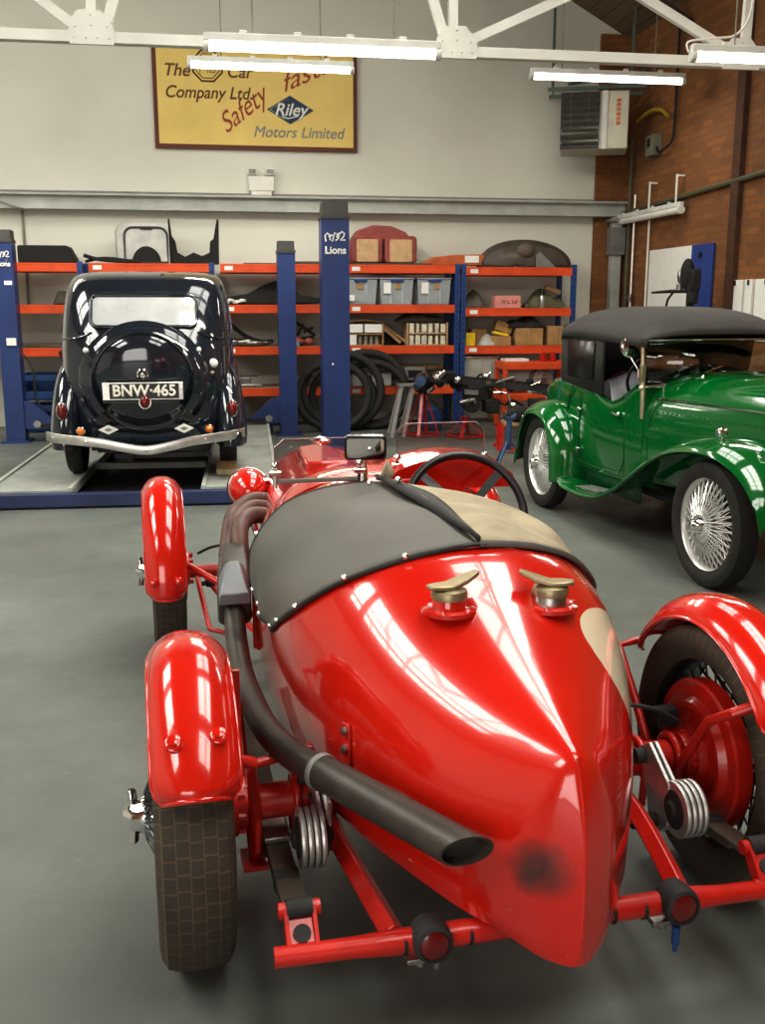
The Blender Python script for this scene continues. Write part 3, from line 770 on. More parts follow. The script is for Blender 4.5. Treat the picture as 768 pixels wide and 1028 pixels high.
rack('orange storage rack holding the clear plastic boxes', X[3] + .07, X[4], (Z1, Z2, Z3, Z4), (0, 1))
rack('orange storage rack at right-hand end behind the green car', X[4] + .08, X[5], (1.945, 1.45, .985), (1, 1))
E4 = 1.945; E5 = 1.45; E6 = .985
def put(name, lab, cat, mb, m, loc, yaw=0, group=None, **k):
    o = mb.build(name, m, None, **k); o.location = loc; o.rotation_euler = (0, 0, R(yaw)); return tag(o, lab, cat, group)
def lumps(n, sx, sy, sz, seed, m=None):
    r = random.Random(seed); m = m or MB()
    for i in range(n):
        c = (r.uniform(-sx, sx), r.uniform(-sy, sy), 0); a = r.uniform(.25, .5)
        h = sz * r.uniform(.4, .55); m.ball((c[0], c[1], h + .002), (sx * a + .02, sy * a + .02, h), 10, 6)
    return m
def heap(seed, sx, sy, sz):
    """a crumpled cloth heap resting on z=0"""
    r = random.Random(seed); ph = [r.uniform(0, 6) for _ in range(6)]; rows = []
    for i in range(13):
        u = -1 + i / 6; rw = []
        for j in range(19):
            v = -1 + j / 9; e = max(0, 1 - abs(u) ** 2.2) * max(0, 1 - abs(v) ** 2.4)
            rw.append((sx * v, sy * u, sz * (e ** .6) * (.72 + .16 * math.sin(4 * v + ph[0]) + .12 * math.sin(7 * v + 3 * u + ph[1])) + .006))
        rows.append(rw)
    m = MB(); m.grid(rows); m.grid([[(p[0], p[1], .002) for p in rw] for rw in rows]); return m
# ---- on top
m = MB(); m.prism([(-.36, 0), (.30, 0), (.20, .20), (-.36, .20)], -.2, .2, 'Y'); put('seat_squab', 'black padded seat squab on the top shelf above the left lift post', 'seat cushion', m, 'blackmatt', (-1.95, RY + .3, Z1), bev=.02)
m = MB(); m.tube(smooth_path([(-.34, 0, .09), (-.2, 0, .05), (0, 0, .03), (.3, 0, .025)], 5), .022, 6); m.tube(smooth_path([(-.33, .04, .02), (-.1, .04, .06), (.3, .05, .02)], 5), .018, 6); put('bumper_iron', 'bent black bumper iron on the top shelf left of the grey boot cover', 'car part', m, 'blackmatt', (-1.24, RY + .2, Z1 + .005))
# grey boot lid with aperture
t = thing('boot_cover', 'pale grey primed boot cover with dark seal leaning on the top shelf', 'car panel', (-.89, RY + .25, Z1), 0)
def arch(w, h, r, n=6, base=0): return [(-w / 2, base), (w / 2, base)] + [(w / 2 - r + r * math.cos(R(a)), base + h - r + r * math.sin(R(a))) for a in range(0, 91, 15)] + [(-w / 2 + r - r * math.sin(R(a)), base + h - r + r * math.cos(R(a))) for a in range(0, 91, 15)]
m = MB(); a = arch(.60, .47, .11)
rows = [[Vector((x * k + dx, y, z)) for x, z in a] for k, y, dx in ((1.0, -.01, .0), (1.0, .03, -.01), (1.02, .10, -.03))]
m.rings(rows); m.build('panel', 'primer', t, 40)
m = MB(); b = arch(.50, .40, .10, base=.02); m.tube([(x + .03, -.018, z) for x, z in b], .013, 6, closed=True); m.build('seal', 'black', t, 50)
m = MB(); m.prism([(.03 + .17 * math.cos(PI * k / 16), .005 + .20 * math.sin(PI * k / 16)) for k in range(17)], -.024, -.012, 'Y'); q = m.build('wheel_recess', 'blackmatt', t); m = MB(); m.box((.0, -.015, -.05), (.5, .004, .1))
m = MB(); m.box((.04, -.02, .405), (.14, .012, .02)); m.build('handle', 'black', t)
# bulkhead
m = MB(); m.prism([(-.28, 0), (.30, 0), (.31, .52), (.285, .53), (.24, .30), (.20, .27), (.19, .14), (.10, .10), (0, .14), (-.10, .09), (-.19, .14), (-.21, .27), (-.25, .33), (-.27, .53), (-.29, .52)], -.01, .03, 'Y'); put('bulkhead', 'dark horned bulkhead panel standing right of the grey boot cover', 'car panel', m, 'blackmatt', (-.31, RY + .3, Z1), bev=.004)
m = MB(); m.box((0, 0, .02), (.42, .3, .04)); m.box((-.5, .02, .01), (.4, .25, .02)); put('flat_boards', 'dark flat boards lying on top shelf between the two blue posts', 'board', m, 'umber', (.98, RY + .3, Z1), bev=.004)
# red seat pair
t = thing('bench_seat', 'oxblood leather bucket seats with tan backs on the top shelf', 'seat', (1.98, RY + .3, Z1 + .02), 0)
m = MB(); o = [(-.42, 0), (.40, 0), (.42, .12), (.40, .26), (.30, .38), (.12, .45), (-.12, .46), (-.30, .40), (-.42, .25), (-.45, .12)]
rs = [[(x * k, y, z * (.5 + .5 * k) + (0 if k == 1 else .01)) for x, z in o] for k, y in ((.97, -.05), (1, -.02), (1, .16), (.94, .22))]
m.rings(rs); m.build('seat_shell', 'oxblood', t, 40, bev=.02)
for cx, w in ((-.20, .38), (.215, .40)):
    m = MB(); m.prism([(p[0] + cx, p[1]) for p in rrect(w, .33, .05, 4, 0, .165)], -.17, -.03, 'Y'); s = m.build('seat_pad', 'oxblood', t, 40, bev=.02)
    m = MB(); m.prism([(p[0] + cx, p[1]) for p in rrect(w * .70, .27, .02, 3, 0, .15)], -.185, -.16, 'Y'); m.build('tan_panel', 'tan', s, 40, bev=.008)
m = MB(); m.box((0, 0, .01), (1.02, .5, .02)); put('seat_board', 'thin dark board under the oxblood seats', 'board', m, 'umber', (2.05, RY + .26, Z1))
t = thing('scuttle_section', 'orange-brown curved scuttle panel lying on the top shelf', 'car panel', (2.86, RY + .3, Z1 + .004))
m = MB(); rows = []
for y, k in ((-.14, 1), (.14, .96)):
    rows.append([(x * k, y, z) for x, z in ((-.40, 0), (-.36, .05), (-.24, .10), (0, .125), (.34, .135), (.40, .12), (.40, 0))])
m.rings(rows); m.build('panel', 'bronze', t, 30, bev=.01)
m = MB(); m.box((.235, -.147, .075), (.18, .006, .085)); m.build('white_patch', 'paper', t)
# cycle wing
t = thing('spare_wing', 'large dark dusty car wing arching on the top shelf', 'car panel', (3.78, RY + .28, E4))
m = MB(); rows = []
for i in range(25):
    a = PI * i / 24; q = .56 + .0 * a; rw = []
    for j in range(9):
        u = -1 + j / 4; rw.append((q * math.cos(a) * (1.0 if a > PI / 2 else 1.06), .14 * u, (.34 - .045 * abs(u) ** 2.4) * math.sin(a) ** .8 + .003))
    rows.append(rw)
m.grid(rows); m.build('wing_crown', 'umber', t, 60, solid=.01)
dome = []
for k in range(9):
    q = 1 - .12 * k
    dome.append([(.56 * q * math.cos(PI * i / 24) * (1.0 if i > 12 else 1.06) - .02 * k, -.14 - .10 * math.sin(PI / 2 * k / 8), (.30 * q + .0) * math.sin(PI * i / 24) ** .8 + .003) for i in range(25)])
m = MB(); m.grid(dome); m.build('wing_side', 'umber', t, 60, solid=.008)
m = MB(); m.ball((-.02, -.19, .20), (.12, .08, .10), 14, 8); m.build('highlight_bulge', M_['highlightbrown'], t)  # paler bulge and patch stand in for a highlight on the dark wing
m = MB(); m.prism([(.10, .0), (.36, .0), (.15, .19), (.10, .15)], -.262, -.25, 'Y'); m.build('pale_patch', 'grey', t, 0)
# ---- second level
m = MB(); m.prism([(-.62, .02), (-.3, .10), (-.1, .13), (.1, .24), (.30, .30), (.42, .28), (.52, .12), (.95, .06), (.95, .02), (.2, 0), (-.4, 0)], -.1, .1, 'Y'); put('wing_section', 'black curved wing section on the second shelf behind the blue posts', 'car panel', m, 'blackmatt', (.42, RY + .3, Z2), bev=.02)
m = MB(); r = random.Random(3)
for k in range(6): m.box((-.14 + .045 * k, r.uniform(-.03, .03), .028 + .012 * (k % 3)), (r.uniform(.04, .09), .06, .03), (0, r.uniform(-.3, .3), r.uniform(0, 1.5)))
put('white_fittings', 'small white fittings lying at shelf edge beside the dark saloon', 'fittings', m, 'paper', (.17, RY + .1, Z2), kind=None) if False else put('white_fittings', 'small white fittings lying at shelf edge beside the dark saloon', 'fittings', m, 'paper', (.17, RY + .1, Z2))
m = MB(); m.lathe([(.045, 0), (.05, .13), (.046, .14)], n=14); put('plastic_cup', 'cream cup on the second shelf beside the tallest blue post', 'cup', m, 'cream', (1.24, RY + .12, Z2))
# clear boxes
def tub(label, x, w):
    t = thing('storage_box', label, 'plastic box', (x, RY + .24, Z2), 0, 'clear plastic boxes on the second shelf')
    m = MB(); rs = [[(a * w / 2 * k, b * .20 * k, z) for a, b in ((-1, -1), (1, -1), (1, 1), (-1, 1))] for k, z in ((.90, .0), (1, .30))]
    m.rings(rs); m.build('tub', M_['milkclear'], t, 0, bev=.012)
    m = MB(); m.box((0, 0, .312), (w + .02, .42, .022)); m.build('lid', M_['tublid'], t, bev=.008)
    m = MB(); m.box((0, -.215, .29), (.16, .02, .03)); m.box((-w / 2 - .005, 0, .28), (.02, .12, .04)); m.build('clip', 'rackblue', t, bev=.004)
    for dx in (-w * .18, w * .18):
        m = MB(); m.box((dx, -.194, .15), (.012, .02, .28)); m.build('ridge', M_['milkclear'], t)
    return t
for i, (x, lab) in enumerate(((1.68, 'clear plastic box with blue clips right beside the tallest blue post'), (2.13, 'middle clear plastic box of three, white paper at upper left'), (2.60, 'clear plastic box with blue clips next to the rack upright'))):
    t = tub(lab, x, .42)
    r = random.Random(i); m = MB()
    for k in range(9): m.box((r.uniform(-.14, .14), r.uniform(-.08, .08), .03 + r.uniform(0, .14)), (r.uniform(.05, .12), .09, r.uniform(.05, .1)), (0, 0, r.uniform(0, 1.5)))
    m.build('contents', M_['boxstuff'], t)
    m = MB(); m.box((-.01 + .02 * i, -.203, .22), (.07, .006, .06)); m.build('tan_label', 'cardboard', t)
    m = MB(); m.box((-.12, -.206, .20 if i else .08), (.09, .006, .13 if i else .07)); m.build('paper_label', 'paper', t)
put('kit_bag', 'dark bag on the second shelf of the right-hand rack', 'bag', heap(4, .19, .18, .22), 'umber', (3.13, RY + .25, E5))
t = thing('pink_box', 'pink card box with dark scribbled lettering on the right-hand rack', 'box', (3.54, RY + .14, E5))
m = MB(); m.box((0, 0, .075), (.33, .2, .15)); m.build('carton', 'pink', t, bev=.004); m = MB(); m.tube([(-.08, -.103, .05), (-.07, -.103, .10), (-.05, -.103, .05), (-.04, -.103, .10)], .006, 5); m.tube([(0, -.103, .10), (-.01, -.103, .06), (.03, -.103, .055)], .006, 5); m.tube([(.05, -.103, .10), (.06, -.103, .05), (.085, -.103, .09), (.10, -.103, .05), (.12, -.103, .10)], .006, 5); m.build('scribble', 'oxblood', t)
m = MB(); m.lathe([(.03, 0), (.035, .01), (.035, .05), (.02, .06)], n=14); put('small_tin', 'small round tin next to the pink box', 'tin', m, 'steel', (3.80, RY + .1, E5))
t = thing('spray_can', 'slim spray can with dark cap on the right-hand rack', 'spray can', (4.0, RY + .1, E5))
m = MB(); m.lathe([(.03, 0), (.033, .005), (.033, .14), (.025, .16)], n=16); m.build('can', 'bumper', t); m = MB(); m.lathe([(.032, .155), (.032, .23), (.026, .235)], n=16); m.build('cap', 'black', t)
put('folded_cover', 'crumpled greenish cover on the second shelf of the right-hand rack', 'cover', heap(9, .26, .2, .25), M_['olivecloth'], (4.10, RY + .36, E5))
m = MB(); m.tube([(-.1, 0, .26), (.1, .02, .19)], .035, 8); put('rolled_cloth', 'pale rolled cloth lying on top of the greenish cover', 'cloth', m, 'tan', (4.2, RY + .3, E5))
# ---- third level
t = thing('suspension_arm', 'black tubular suspension arm leaning on the third shelf', 'car part', (.42, RY + .3, Z3))
m = MB(); m.tube(smooth_path([(-.46, 0, .40), (-.2, 0, .16), (.0, 0, .06), (.2, 0, .05)], 5), .025, 6); m.tube([(-.34, .0, .32), (-.42, 0, .15)], .014, 6); m.build('arm', 'blackmatt', t)
m = MB()
for k in range(3): m.bar((.42 + .08 * k, 0, .06 + .05 * k), (.44 + .13 * k, 0, .30 - .04 * k), .03, .03)
m.bar((.40, 0, .34), (.72, 0, .12), .04, .04); m.bar((.38, 0, .06), (.70, 0, .10), .04, .04); m.build('lattice', 'blackmatt', t)
m = lumps(9, .26, .12, .09, 5); put('engine_fittings', 'heap of dull metal engine fittings on the third shelf', 'engine parts', m, 'steel', (.24, RY + .22, Z3), smooth=60)
m = lumps(5, .12, .09, .10, 8); put('red_rags', 'small red rag heap on the third shelf near the tallest post', 'rag', m, 'oxblood', (1.02, RY + .2, Z3))
m = MB(); m.box((0, 0, .02), (.13, .1, .04)); put('blue_tin', 'little light blue tin at the shelf edge beside the slim post', 'tin', m, 'cyan', (.86, RY + .08, Z3), bev=.006)
def carton_rack(lab, x, w, h, seed, mm):
    t = thing('parts_carton', lab, 'box', (x, RY + .22, Z3))
    m = MB(); m.box((0, .12, h / 2), (w, .2, h)); m.box((0, 0, .006), (w, .36, .012)); m.box((0, 0, h * .52), (w, .34, .012)); m.box((-w / 2, 0, h / 2), (.012, .36, h)); m.box((w / 2, 0, h / 2), (.012, .36, h)); m.build('carton', mm, t)
    return t
t = carton_rack('brown carton of white boxes on the third shelf', 1.72, .48, .27, 1, 'cardboard')
m = MB()
for dx in (-.12, .12): m.box((dx, -.12, .21), (.215, .1, .10))
m.box((-.16, -.12, .07), (.14, .1, .12)); m.build('white_boxes', 'paper', t)
m = MB()
for k in range(4): m.lathe([(.026, 0), (.026, .10), (.01, .11)], (-.04 + .07 * k, -.1, .012), n=10)
m.build('jars', 'bumper', t)
m = MB(); m.grid([[(-.24 + .48 * k / 8, y, .275 + .035 * math.sin(PI * k / 8)) for k in range(9)] for y in (-.17, .2)]); m.build('flap', 'cardboard', t, solid=.006)
t = thing('timber_offcut', 'brown timber boards leaning between the two cartons', 'timber', (2.08, RY + .2, Z3))
for k in range(2):
    m = MB(); m.bar((-.16 + .05 * k, .06 * k, .26), (.12 + .09 * k, .06 * k, .03), .10, .035); m.build('board', 'wood', t)
t = carton_rack('cream carton of upright pale tins on the third shelf', 2.52, .50, .28, 2, 'tan')
m = MB(); r = random.Random(5)
for k in range(6):
    for z in (.015, .16): m.box((-.20 + .08 * k, -.12, z + .05), (.035 + r.random() * .03, .08, .10 + r.random() * .02))
m.build('pale_tins', M_['palecream'], t)
put('dark_cover', 'dark crumpled cover heaped over the cartons on the third shelf', 'cover', heap(12, .32, .18, .13), 'umber', (2.46, RY + .26, Z3 + .29))
put('black_cover', 'black cloth heap above the leaning timber boards', 'cover', heap(13, .20, .16, .20), 'blackmatt', (2.06, RY + .42, Z3))
t = thing('yellow_box', 'small bright yellow box on the right-hand rack beside the upright', 'box', (3.07, RY + .12, E6))
m = MB(); m.box((0, 0, .08), (.12, .14, .16)); m.build('carton', 'yellow', t, bev=.004)
def cbox(lab, x, y, w, d, h, yaw=0, z=None, m_='cardboard'):
    t = thing('cardboard_box', lab, 'box', (x, RY + y, E6 if z is None else z), yaw, 'cardboard boxes on the right-hand rack')
    m = MB(); m.box((0, 0, h / 2), (w, d, h)); m.build('carton', m_, t, bev=.004)
    m = MB(); m.bar((-w * .48, -d / 2, h), (-w * .48, d / 2, h), .006, .006); m.bar((0, -d / 2 - .002, h - .02), (0, -d / 2 - .002, .02), .03, .002); m.build('tape', 'tan', t); return t
cbox('low cardboard box in front, beneath the yellow-lidded bundle', 3.46, .12, .26, .18, .12)
cbox('widest cardboard box on the right-hand rack under the black bag', 3.83, .16, .36, .24, .22)
cbox('cardboard box at the right end next to the green car hood', 4.19, .16, .24, .24, .24)
cbox('brown box behind the yellow one', 3.22, .3, .2, .2, .2)
put('rag_bundle', 'off-white rag bundle between yellow box and low cardboard box', 'rag', heap(21, .10, .09, .16), 'tubwhite', (3.28, RY + .10, E6))
m = MB(); m.box((0, 0, .06), (.22, .18, .12), (0, R(18), 0)); put('tilted_box', 'tilted brown box lying on the low cardboard box', 'box', m, 'cardboard', (3.52, RY + .2, E6 + .165), bev=.005)
m = MB(); m.box((0, 0, .02), (.2, .12, .04), (0, R(12), 0)); put('yellow_packet', 'yellow packet sandwiched between two brown boxes', 'packet', m, 'yellow', (3.46, RY + .08, E6 + .125), bev=.01)
put('black_bag', 'black bag slumped over the widest cardboard box', 'bag', heap(31, .24, .17, .16), 'blackmatt', (3.80, RY + .2, E6 + .225))
# ---- fourth level
m = MB(); m.box((-.12, 0, .09), (.09, .08, .10)); m.box((.04, 0, .08), (.14, .08, .08)); m.bar((-.2, .03, .15), (.2, .03, .13), .02, .02); m.box((0, 0, .02), (.5, .12, .04)); put('carburettor_pair', 'grey carburettor assembly on the lowest shelf beside the dark saloon', 'engine part', m, 'steel', (.22, RY + .2, Z4), bev=.012)
put('wiring_loom', 'dark tangle of wiring on the lowest shelf by the slim post', 'wiring', heap(41, .2, .14, .14), 'blackmatt', (1.08, RY + .25, Z4))
for i, (x, l, zz) in enumerate(((2.05, .9, 0), (2.35, .8, .06), (2.2, .7, .12), (2.5, .6, .18))):
    m = MB(); m.bar((-l / 2, 0, .03), (l / 2, .05, .03), .12, .055); put('steel_section', 'dark steel section, %s in the stack on the lowest shelf' % ('bottom one', 'second up', 'third up', 'top one')[i], 'steel bar', m, ('umber', 'blackmatt', 'umber', 'wood')[i], (x, RY + .22 + .05 * i, Z4 + zz + .002), 3 * i)
m = MB(); m.box((0, 0, .08), (.26, .1, .16)); fr = put('tappet_cover', 'grey square metal frame standing on the dark steel sections', 'engine part', m, 'grey', (2.36, RY + .08, Z4 + .07), bev=.01)
m = MB(); m.box((0, -.052, .08), (.17, .01, .09)); m.build('opening', 'black', fr)
m = MB(); m.box((-.12, 0, .08), (.22, .2, .15)); m.box((.14, 0, .08), (.24, .2, .15)); put('white_cartons', 'pale cartons on lowest shelf behind the black hoses', 'box', m, 'tubwhite', (1.80, RY + .12, Z4), bev=.005)
# ---- floor level under the racks
t = thing('parts_crate', 'clear crate of milky plastic under the right-hand rack', 'crate', (3.20, RY + .26, .47))
m = MB(); m.rings([[(a * .24 * k, b * .2 * k, z) for a, b in ((-1, -1), (1, -1), (1, 1), (-1, 1))] for k, z in ((.92, 0), (1, .36))]); m.build('tub', 'tubwhite', t, 0, bev=.01)
m = MB(); m.box((0, 0, .37), (.50, .43, .025)); m.build('lid', 'bumper', t, bev=.006)
m = MB()
for k in range(3): m.box((-.14 + .14 * k, -.205, .18), (.02, .02, .30))
m.build('ribs', 'tubwhite', t)
t = thing('crate_bench', 'low dark bench carrying the milky plastic crate', 'bench', (3.20, RY + .26, 0))
m = MB(); m.box((0, 0, .455), (.56, .5, .03)); m.build('top', 'wood', t)
for a in (-.25, .25):
    for b in (-.2, .2):
        m = MB(); m.box((a, b, .22), (.05, .05, .44)); m.build('leg', 'wood', t)
t = thing('orange_trolley', 'orange two-tier steel trolley in front of the right-hand rack', 'trolley', (3.78, 12.0, 0))
for z in (.80, .42): 
    m = MB(); m.box((0, 0, z - .04), (.86, .42, .09)); m.build('tray', 'orange', t, bev=.008)
for a in (-.40, .40):
    for b in (-.18, .18):
        m = MB(); m.box((a, b, .41), (.05, .05, .80)); m.build('leg', 'orange', t)
for i, x in enumerate((3.90, 4.02)):
    m = MB(); m.lathe([(.04, 0), (.045, .01), (.045, .07), (.02, .09), (.02, .11)], n=14); put('oil_can', 'small red oil can on the orange trolley, the %s of two' % ('left' if i == 0 else 'right'), 'oil can', m, 'frame_red', (x, 11.95, .806))
m = MB(); m.box((0, 0, .02), (.3, .2, .03)); put('paper_pile', 'papers lying on the orange trolley top', 'papers', m, 'paper', (3.55, 12.0, .806))
t = thing('alternator', 'round silver casting on the lower tray of the orange trolley', 'engine part', (3.86, 11.95, .466))
m = MB(); m.lathe([(.06, -.07), (.12, -.06), (.13, 0), (.12, .06), (.06, .07)], (0, 0, .13), n=24, ax=(.3, -1, .1)); m.build('casing', 'alu', t)
m = MB(); m.lathe([(.05, .06), (.05, .09), (.02, .10)], (0, 0, .13), n=16, ax=(.3, -1, .1)); m.box((0, 0, .015), (.12, .1, .03)); m.build('pulley', 'steel', t)
put('grey_casting', 'low dull casting beside the round silver one on the trolley', 'engine part', lumps(5, .12, .08, .10, 17), 'steel', (3.58, 11.95, .466))
for k in range(3):
    m = MB(); m.box((0, 0, .0125), (.30 - .03 * k, .3, .025)); put('wooden_slat', 'thin wooden slat on the milky crate lid, %s in the row' % ('first', 'second', 'third')[k], 'slat', m, 'tan', (3.18 + .33 * k, RY + .3, .93 if k else .93)) if False else None
# blue crates by the left post
for k in range(2):
    t = thing('blue_crate', 'blue crate on the floor behind the left lift post, %s of two' % ('lower' if k == 0 else 'upper'), 'crate', (-1.98, RY + .2, .02 + k * .36))
    m = MB(); m.box((0, .19, .16), (.70, .02, .3)); m.box((0, -.19, .06), (.70, .02, .10)); m.box((0, -.19, .27), (.70, .02, .07)); m.box((-.35, 0, .16), (.02, .40, .3)); m.box((.35, 0, .16), (.02, .40, .3)); m.box((0, 0, .01), (.7, .4, .02)); m.build('crate', M_['crateblue'], t, 0)
m = MB(); m.tube(smooth_path([(0, 0, .95), (.06, -.02, .7), (.02, -.03, .4), (.1, -.02, .02)], 5), .03, 8); put('air_hose', 'black air hose hanging from the left rack', 'hose', m, 'rubber', (-1.86, RY - .12, .012))
m = MB(); m.prism([(-.22, 0), (.2, 0), (.25, .12), (-.15, .16)], -.1, .1, 'Y'); put('dark_offcuts', 'dark trim pieces on the second shelf behind the left lift post', 'trim', m, 'umber', (-1.75, RY + .3, Z2), bev=.02)
m = MB(); m.box((0, 0, .02), (.9, .3, .04)); put('trim_boards', 'thin dark panels lying on third shelf behind the left post', 'panel', m, 'umber', (-2.1, RY + .3, Z3), bev=.004)
m = MB(); m.box((0, 0, .06), (.10, .08, .12)); put('paper_packet', 'small white packet on the floor by the ramp lift', 'packet', m, 'paper', (-.03, RY + .1, .1), bev=.004) if False else None
m = MB(); m.box((0, 0, .05), (.9, .3, .10)); m.box((.1, -.1, .12), (.14, .1, .06)); put('plank_pile', 'brown planks on the floor under the rack beside the dark saloon', 'timber', m, 'wood', (.05, RY + .3, .0), bev=.004)

# ------------------------------------------------------------------ ribbed black hoses
def coil(label, x, y, rs, seed, group='black hose coils'):
    t = thing('hose_coil', label, 'hose', (x, y, 0), 0, group); r = random.Random(seed)
    for k, (rad, dx, dy, tilt, th) in enumerate(rs):
        m = MB(); pts = []
        n = 72
        for i in range(n):
            a = 2 * PI * i / n
            pts.append((dx + rad * math.cos(a), dy + tilt * math.sin(a) * rad, rad * .92 + th + rad * .92 * math.sin(a)))
        m.tube(pts, [th * (1.0 if i % 2 else .93) for i in range(n)], 10, closed=True); m.build('hose_loop', 'rubber', t, 60)
    return t
coil('thick black hose coiled upright behind the tallest blue post', 1.36, 11.93, ((.47, .04, 0, .10, .052), (.42, -.08, -.10, .10, .045), (.38, .06, .09, .1, .045)), 1)
coil('thick black hose coil standing right of the tallest blue post', 1.74, 12.13, ((.47, 0, .02, .12, .05), (.41, .05, -.09, .12, .045)), 2)
m = MB(); m.cyl((0, 0, 0), (.05, 0, -.03), .05, 12); put('hose_clip', 'white tape band round the black hose', 'tape', m, 'paper', (1.52, 11.86, .74)) if False else None

# ------------------------------------------------------------------ bare chassis on stands
t = thing('rolling_chassis', 'bare black car chassis with axle and springs propped on stands', 'car chassis', (2.66, 10.9, -.02), 0)
m = MB()
m.bar((-.45, .25, .70), (.55, -.15, .62), .05, .06); m.bar((.55, -.15, .62), (1.55, -.55, .50), .05, .06); m.bar((-.35, .75, .70), (1.75, .1, .52), .05, .06)
for a, b in (((-.3, .22, .70), (-.2, .72, .70)), ((.5, -.12, .62), (.7, .42, .60)), ((1.2, -.4, .54), (1.4, .2, .54))): m.bar(a, b, .06, .06)
m.build('side_rails', 'black', t)
m = MB(); m.cyl((-.55, .0, .62), (-.20, .95, .62), .04, 12); m.ball((-.38, .45, .62), .13, 14, 8); ax = m.build('axle', 'black', t)
m = MB(); m.lathe([(.02, -.05), (.06, -.045), (.065, 0), (.06, .045), (.02, .05)], (-.50, .02, .68), n=22, ax=(-.35, -1, 0)); m.build('brake_drum', M_['bluegrey'], ax, 40)
for c in ((-.28, -.02, .76), (.22, -.1, .74), (-.33, -.06, .73)):
    m = MB(); m.ball(c, (.055, .055, .04), 10, 6); m.ball((c[0] + .03, c[1] - .03, c[2] + .03), .02, 8, 6); m.build('fitting', 'chrome', t)
m = MB(); m.box((.15, .1, .54), (.24, .3, .17)); m.box((.30, .0, .40), (.15, .25, .16)); m.cyl((.05, -.2, .42), (.05, .1, .42), .08, 14); m.build('gearbox', 'blackmatt', t, bev=.02)
m = MB(); m.tube(smooth_path([(.26, -.26, .57), (.40, -.28, .56), (.45, -.28, .45), (.42, -.28, .36), (.34, -.27, .31)], 5), .011, 8); m.build('bright_pipe', 'chrome', t); m = MB(); m.tube([(-.12, -.28, .47), (.04, -.28, .50), (.05, -.28, .46)], .016, 8); m.build('bright_lever', 'chrome', t)
m = MB(); m.bar((.4, -.35, .34), (1.35, -.7, .30), .05, .02); m.bar((.5, -.35, .30), (1.2, -.62, .27), .05, .02); m.box((.9, -.4, .42), (.5, .3, .16)); m.build('springs', 'blackmatt', t)
m = MB(); m.cyl((1.0, -.55, .50), (1.62, -.75, .58), .02, 8); m.lathe([(.03, -.03), (.05, 0), (.03, .03)], (1.60, -.75, .62), n=12, ax=(1, 0, .3)); m.ball((1.5, -.7, .48), .04, 8, 6); m.build('steering_rod', 'steel', t)
r = random.Random(77)
for k in range(34):
    q = r.random(); x = -.45 + 1.6 * q; y = .2 - .5 * q + r.uniform(-.12, .1); z = .66 - .10 * q + r.uniform(-.26, .12) * (1 - .3 * q); mm = r.choice(['black', 'blackmatt', 'black', 'steel', 'umber', 'chrome', 'blackmatt'])
    m = MB(); kind = k % 4
    if kind == 0: m.cyl((x, y, z), (x + r.uniform(-.1, .2), y + r.uniform(-.1, .05), z + r.uniform(-.06, .06)), r.uniform(.012, .03), 10)
    elif kind == 1: m.box((x, y, z), (r.uniform(.05, .16), .08, r.uniform(.03, .09)), (r.uniform(-.3, .3), r.uniform(-.4, .4), r.uniform(-.5, .5)))
    elif kind == 2: m.tube(smooth_path([(x, y, z), (x + .07, y - .03, z + r.uniform(-.05, .08)), (x + .16, y - .02, z + r.uniform(-.1, .02)), (x + .22, y, z - r.uniform(0, .1))], 4), r.uniform(.008, .016), 6)
    else: m.lathe([(.01, -.02), (.04, -.018), (.045, 0), (.03, .02), (.01, .035)], (x, y, z), n=12, ax=(r.uniform(-.5, .5), -1, r.uniform(-.3, .3)))
    m.build(('brake_rod', 'bracket', 'pipe', 'coupling')[kind], mm, t, 40)
def axle_stand(label, x, y, h, m_, s=.14, group='axle stands'):
    t = thing('axle_stand', label, 'axle stand', (x, y, 0), 20, group)
    for a in (-1, 1):
        for b in (-1, 1):
            m = MB(); m.bar((a * s, b * s, .01), (a * .025, b * .025, h * .86), .035, .012); m.build('leg', m_, t)
    m = MB()
    for a, b, c, d in ((-1, -1, 1, -1), (1, -1, 1, 1), (1, 1, -1, 1), (-1, 1, -1, -1)): m.bar((a * s, b * s, .02), (c * s, d * s, .02), .03, .02)
    m.build('base_frame', m_, t)
    m = MB(); m.cyl((0, 0, h * .55), (0, 0, h), .022, 10); m.prism([(-.05, h - .01), (.05, h - .01), (.06, h + .03), (.035, h + .012), (-.035, h + .012), (-.06, h + .03)], -.02, .02, 'Y'); m.build('saddle', m_, t, bev=.003); return t
axle_stand('red axle stand under the left end of the bare chassis', 2.26, 11.3, .55, 'frame_red')
axle_stand('lower red axle stand beneath the gearbox of the bare chassis', 2.72, 11.1, .22, 'frame_red', .16)
t = thing('axle_stand', 'blue tripod axle stand in front of the bare chassis by the green car', 'axle stand', (2.64, 9.05, 0), 15, 'axle stands')
for k in range(3):
    a = R(90 + 120 * k); m = MB(); m.tube([(.20 * math.cos(a), .20 * math.sin(a), .016), (.03 * math.cos(a), .03 * math.sin(a), .22)], .016, 8); m.build('leg', M_['standblue'], t)
m = MB(); m.cyl((0, 0, .15), (0, 0, .44), .026, 12); m.build('post', M_['standblue'], t); m = MB(); m.prism([(-.05, .43), (.05, .43), (.07, .49), (.03, .46), (-.03, .46), (-.07, .49)], -.025, .025, 'Y'); m.build('saddle', M_['standblue'], t, bev=.003)
t = thing('folding_trestle', 'bare aluminium trestle left of the red axle stand', 'trestle', (2.06, 11.2, 0), 10)
for k, dx in enumerate((-.07, .07)):
    m = MB(); m.bar((dx - .14, -.06, .01), (dx, -.02, .60), .030, .03); m.build('leg', 'silver', t)
    m = MB(); m.bar((dx - .04, .32, .01), (dx, .02, .60), .030, .03); m.build('leg', 'silver', t)
m = MB(); m.box((0, 0, .60), (.24, .10, .03)); m.build('top', 'alu', t)
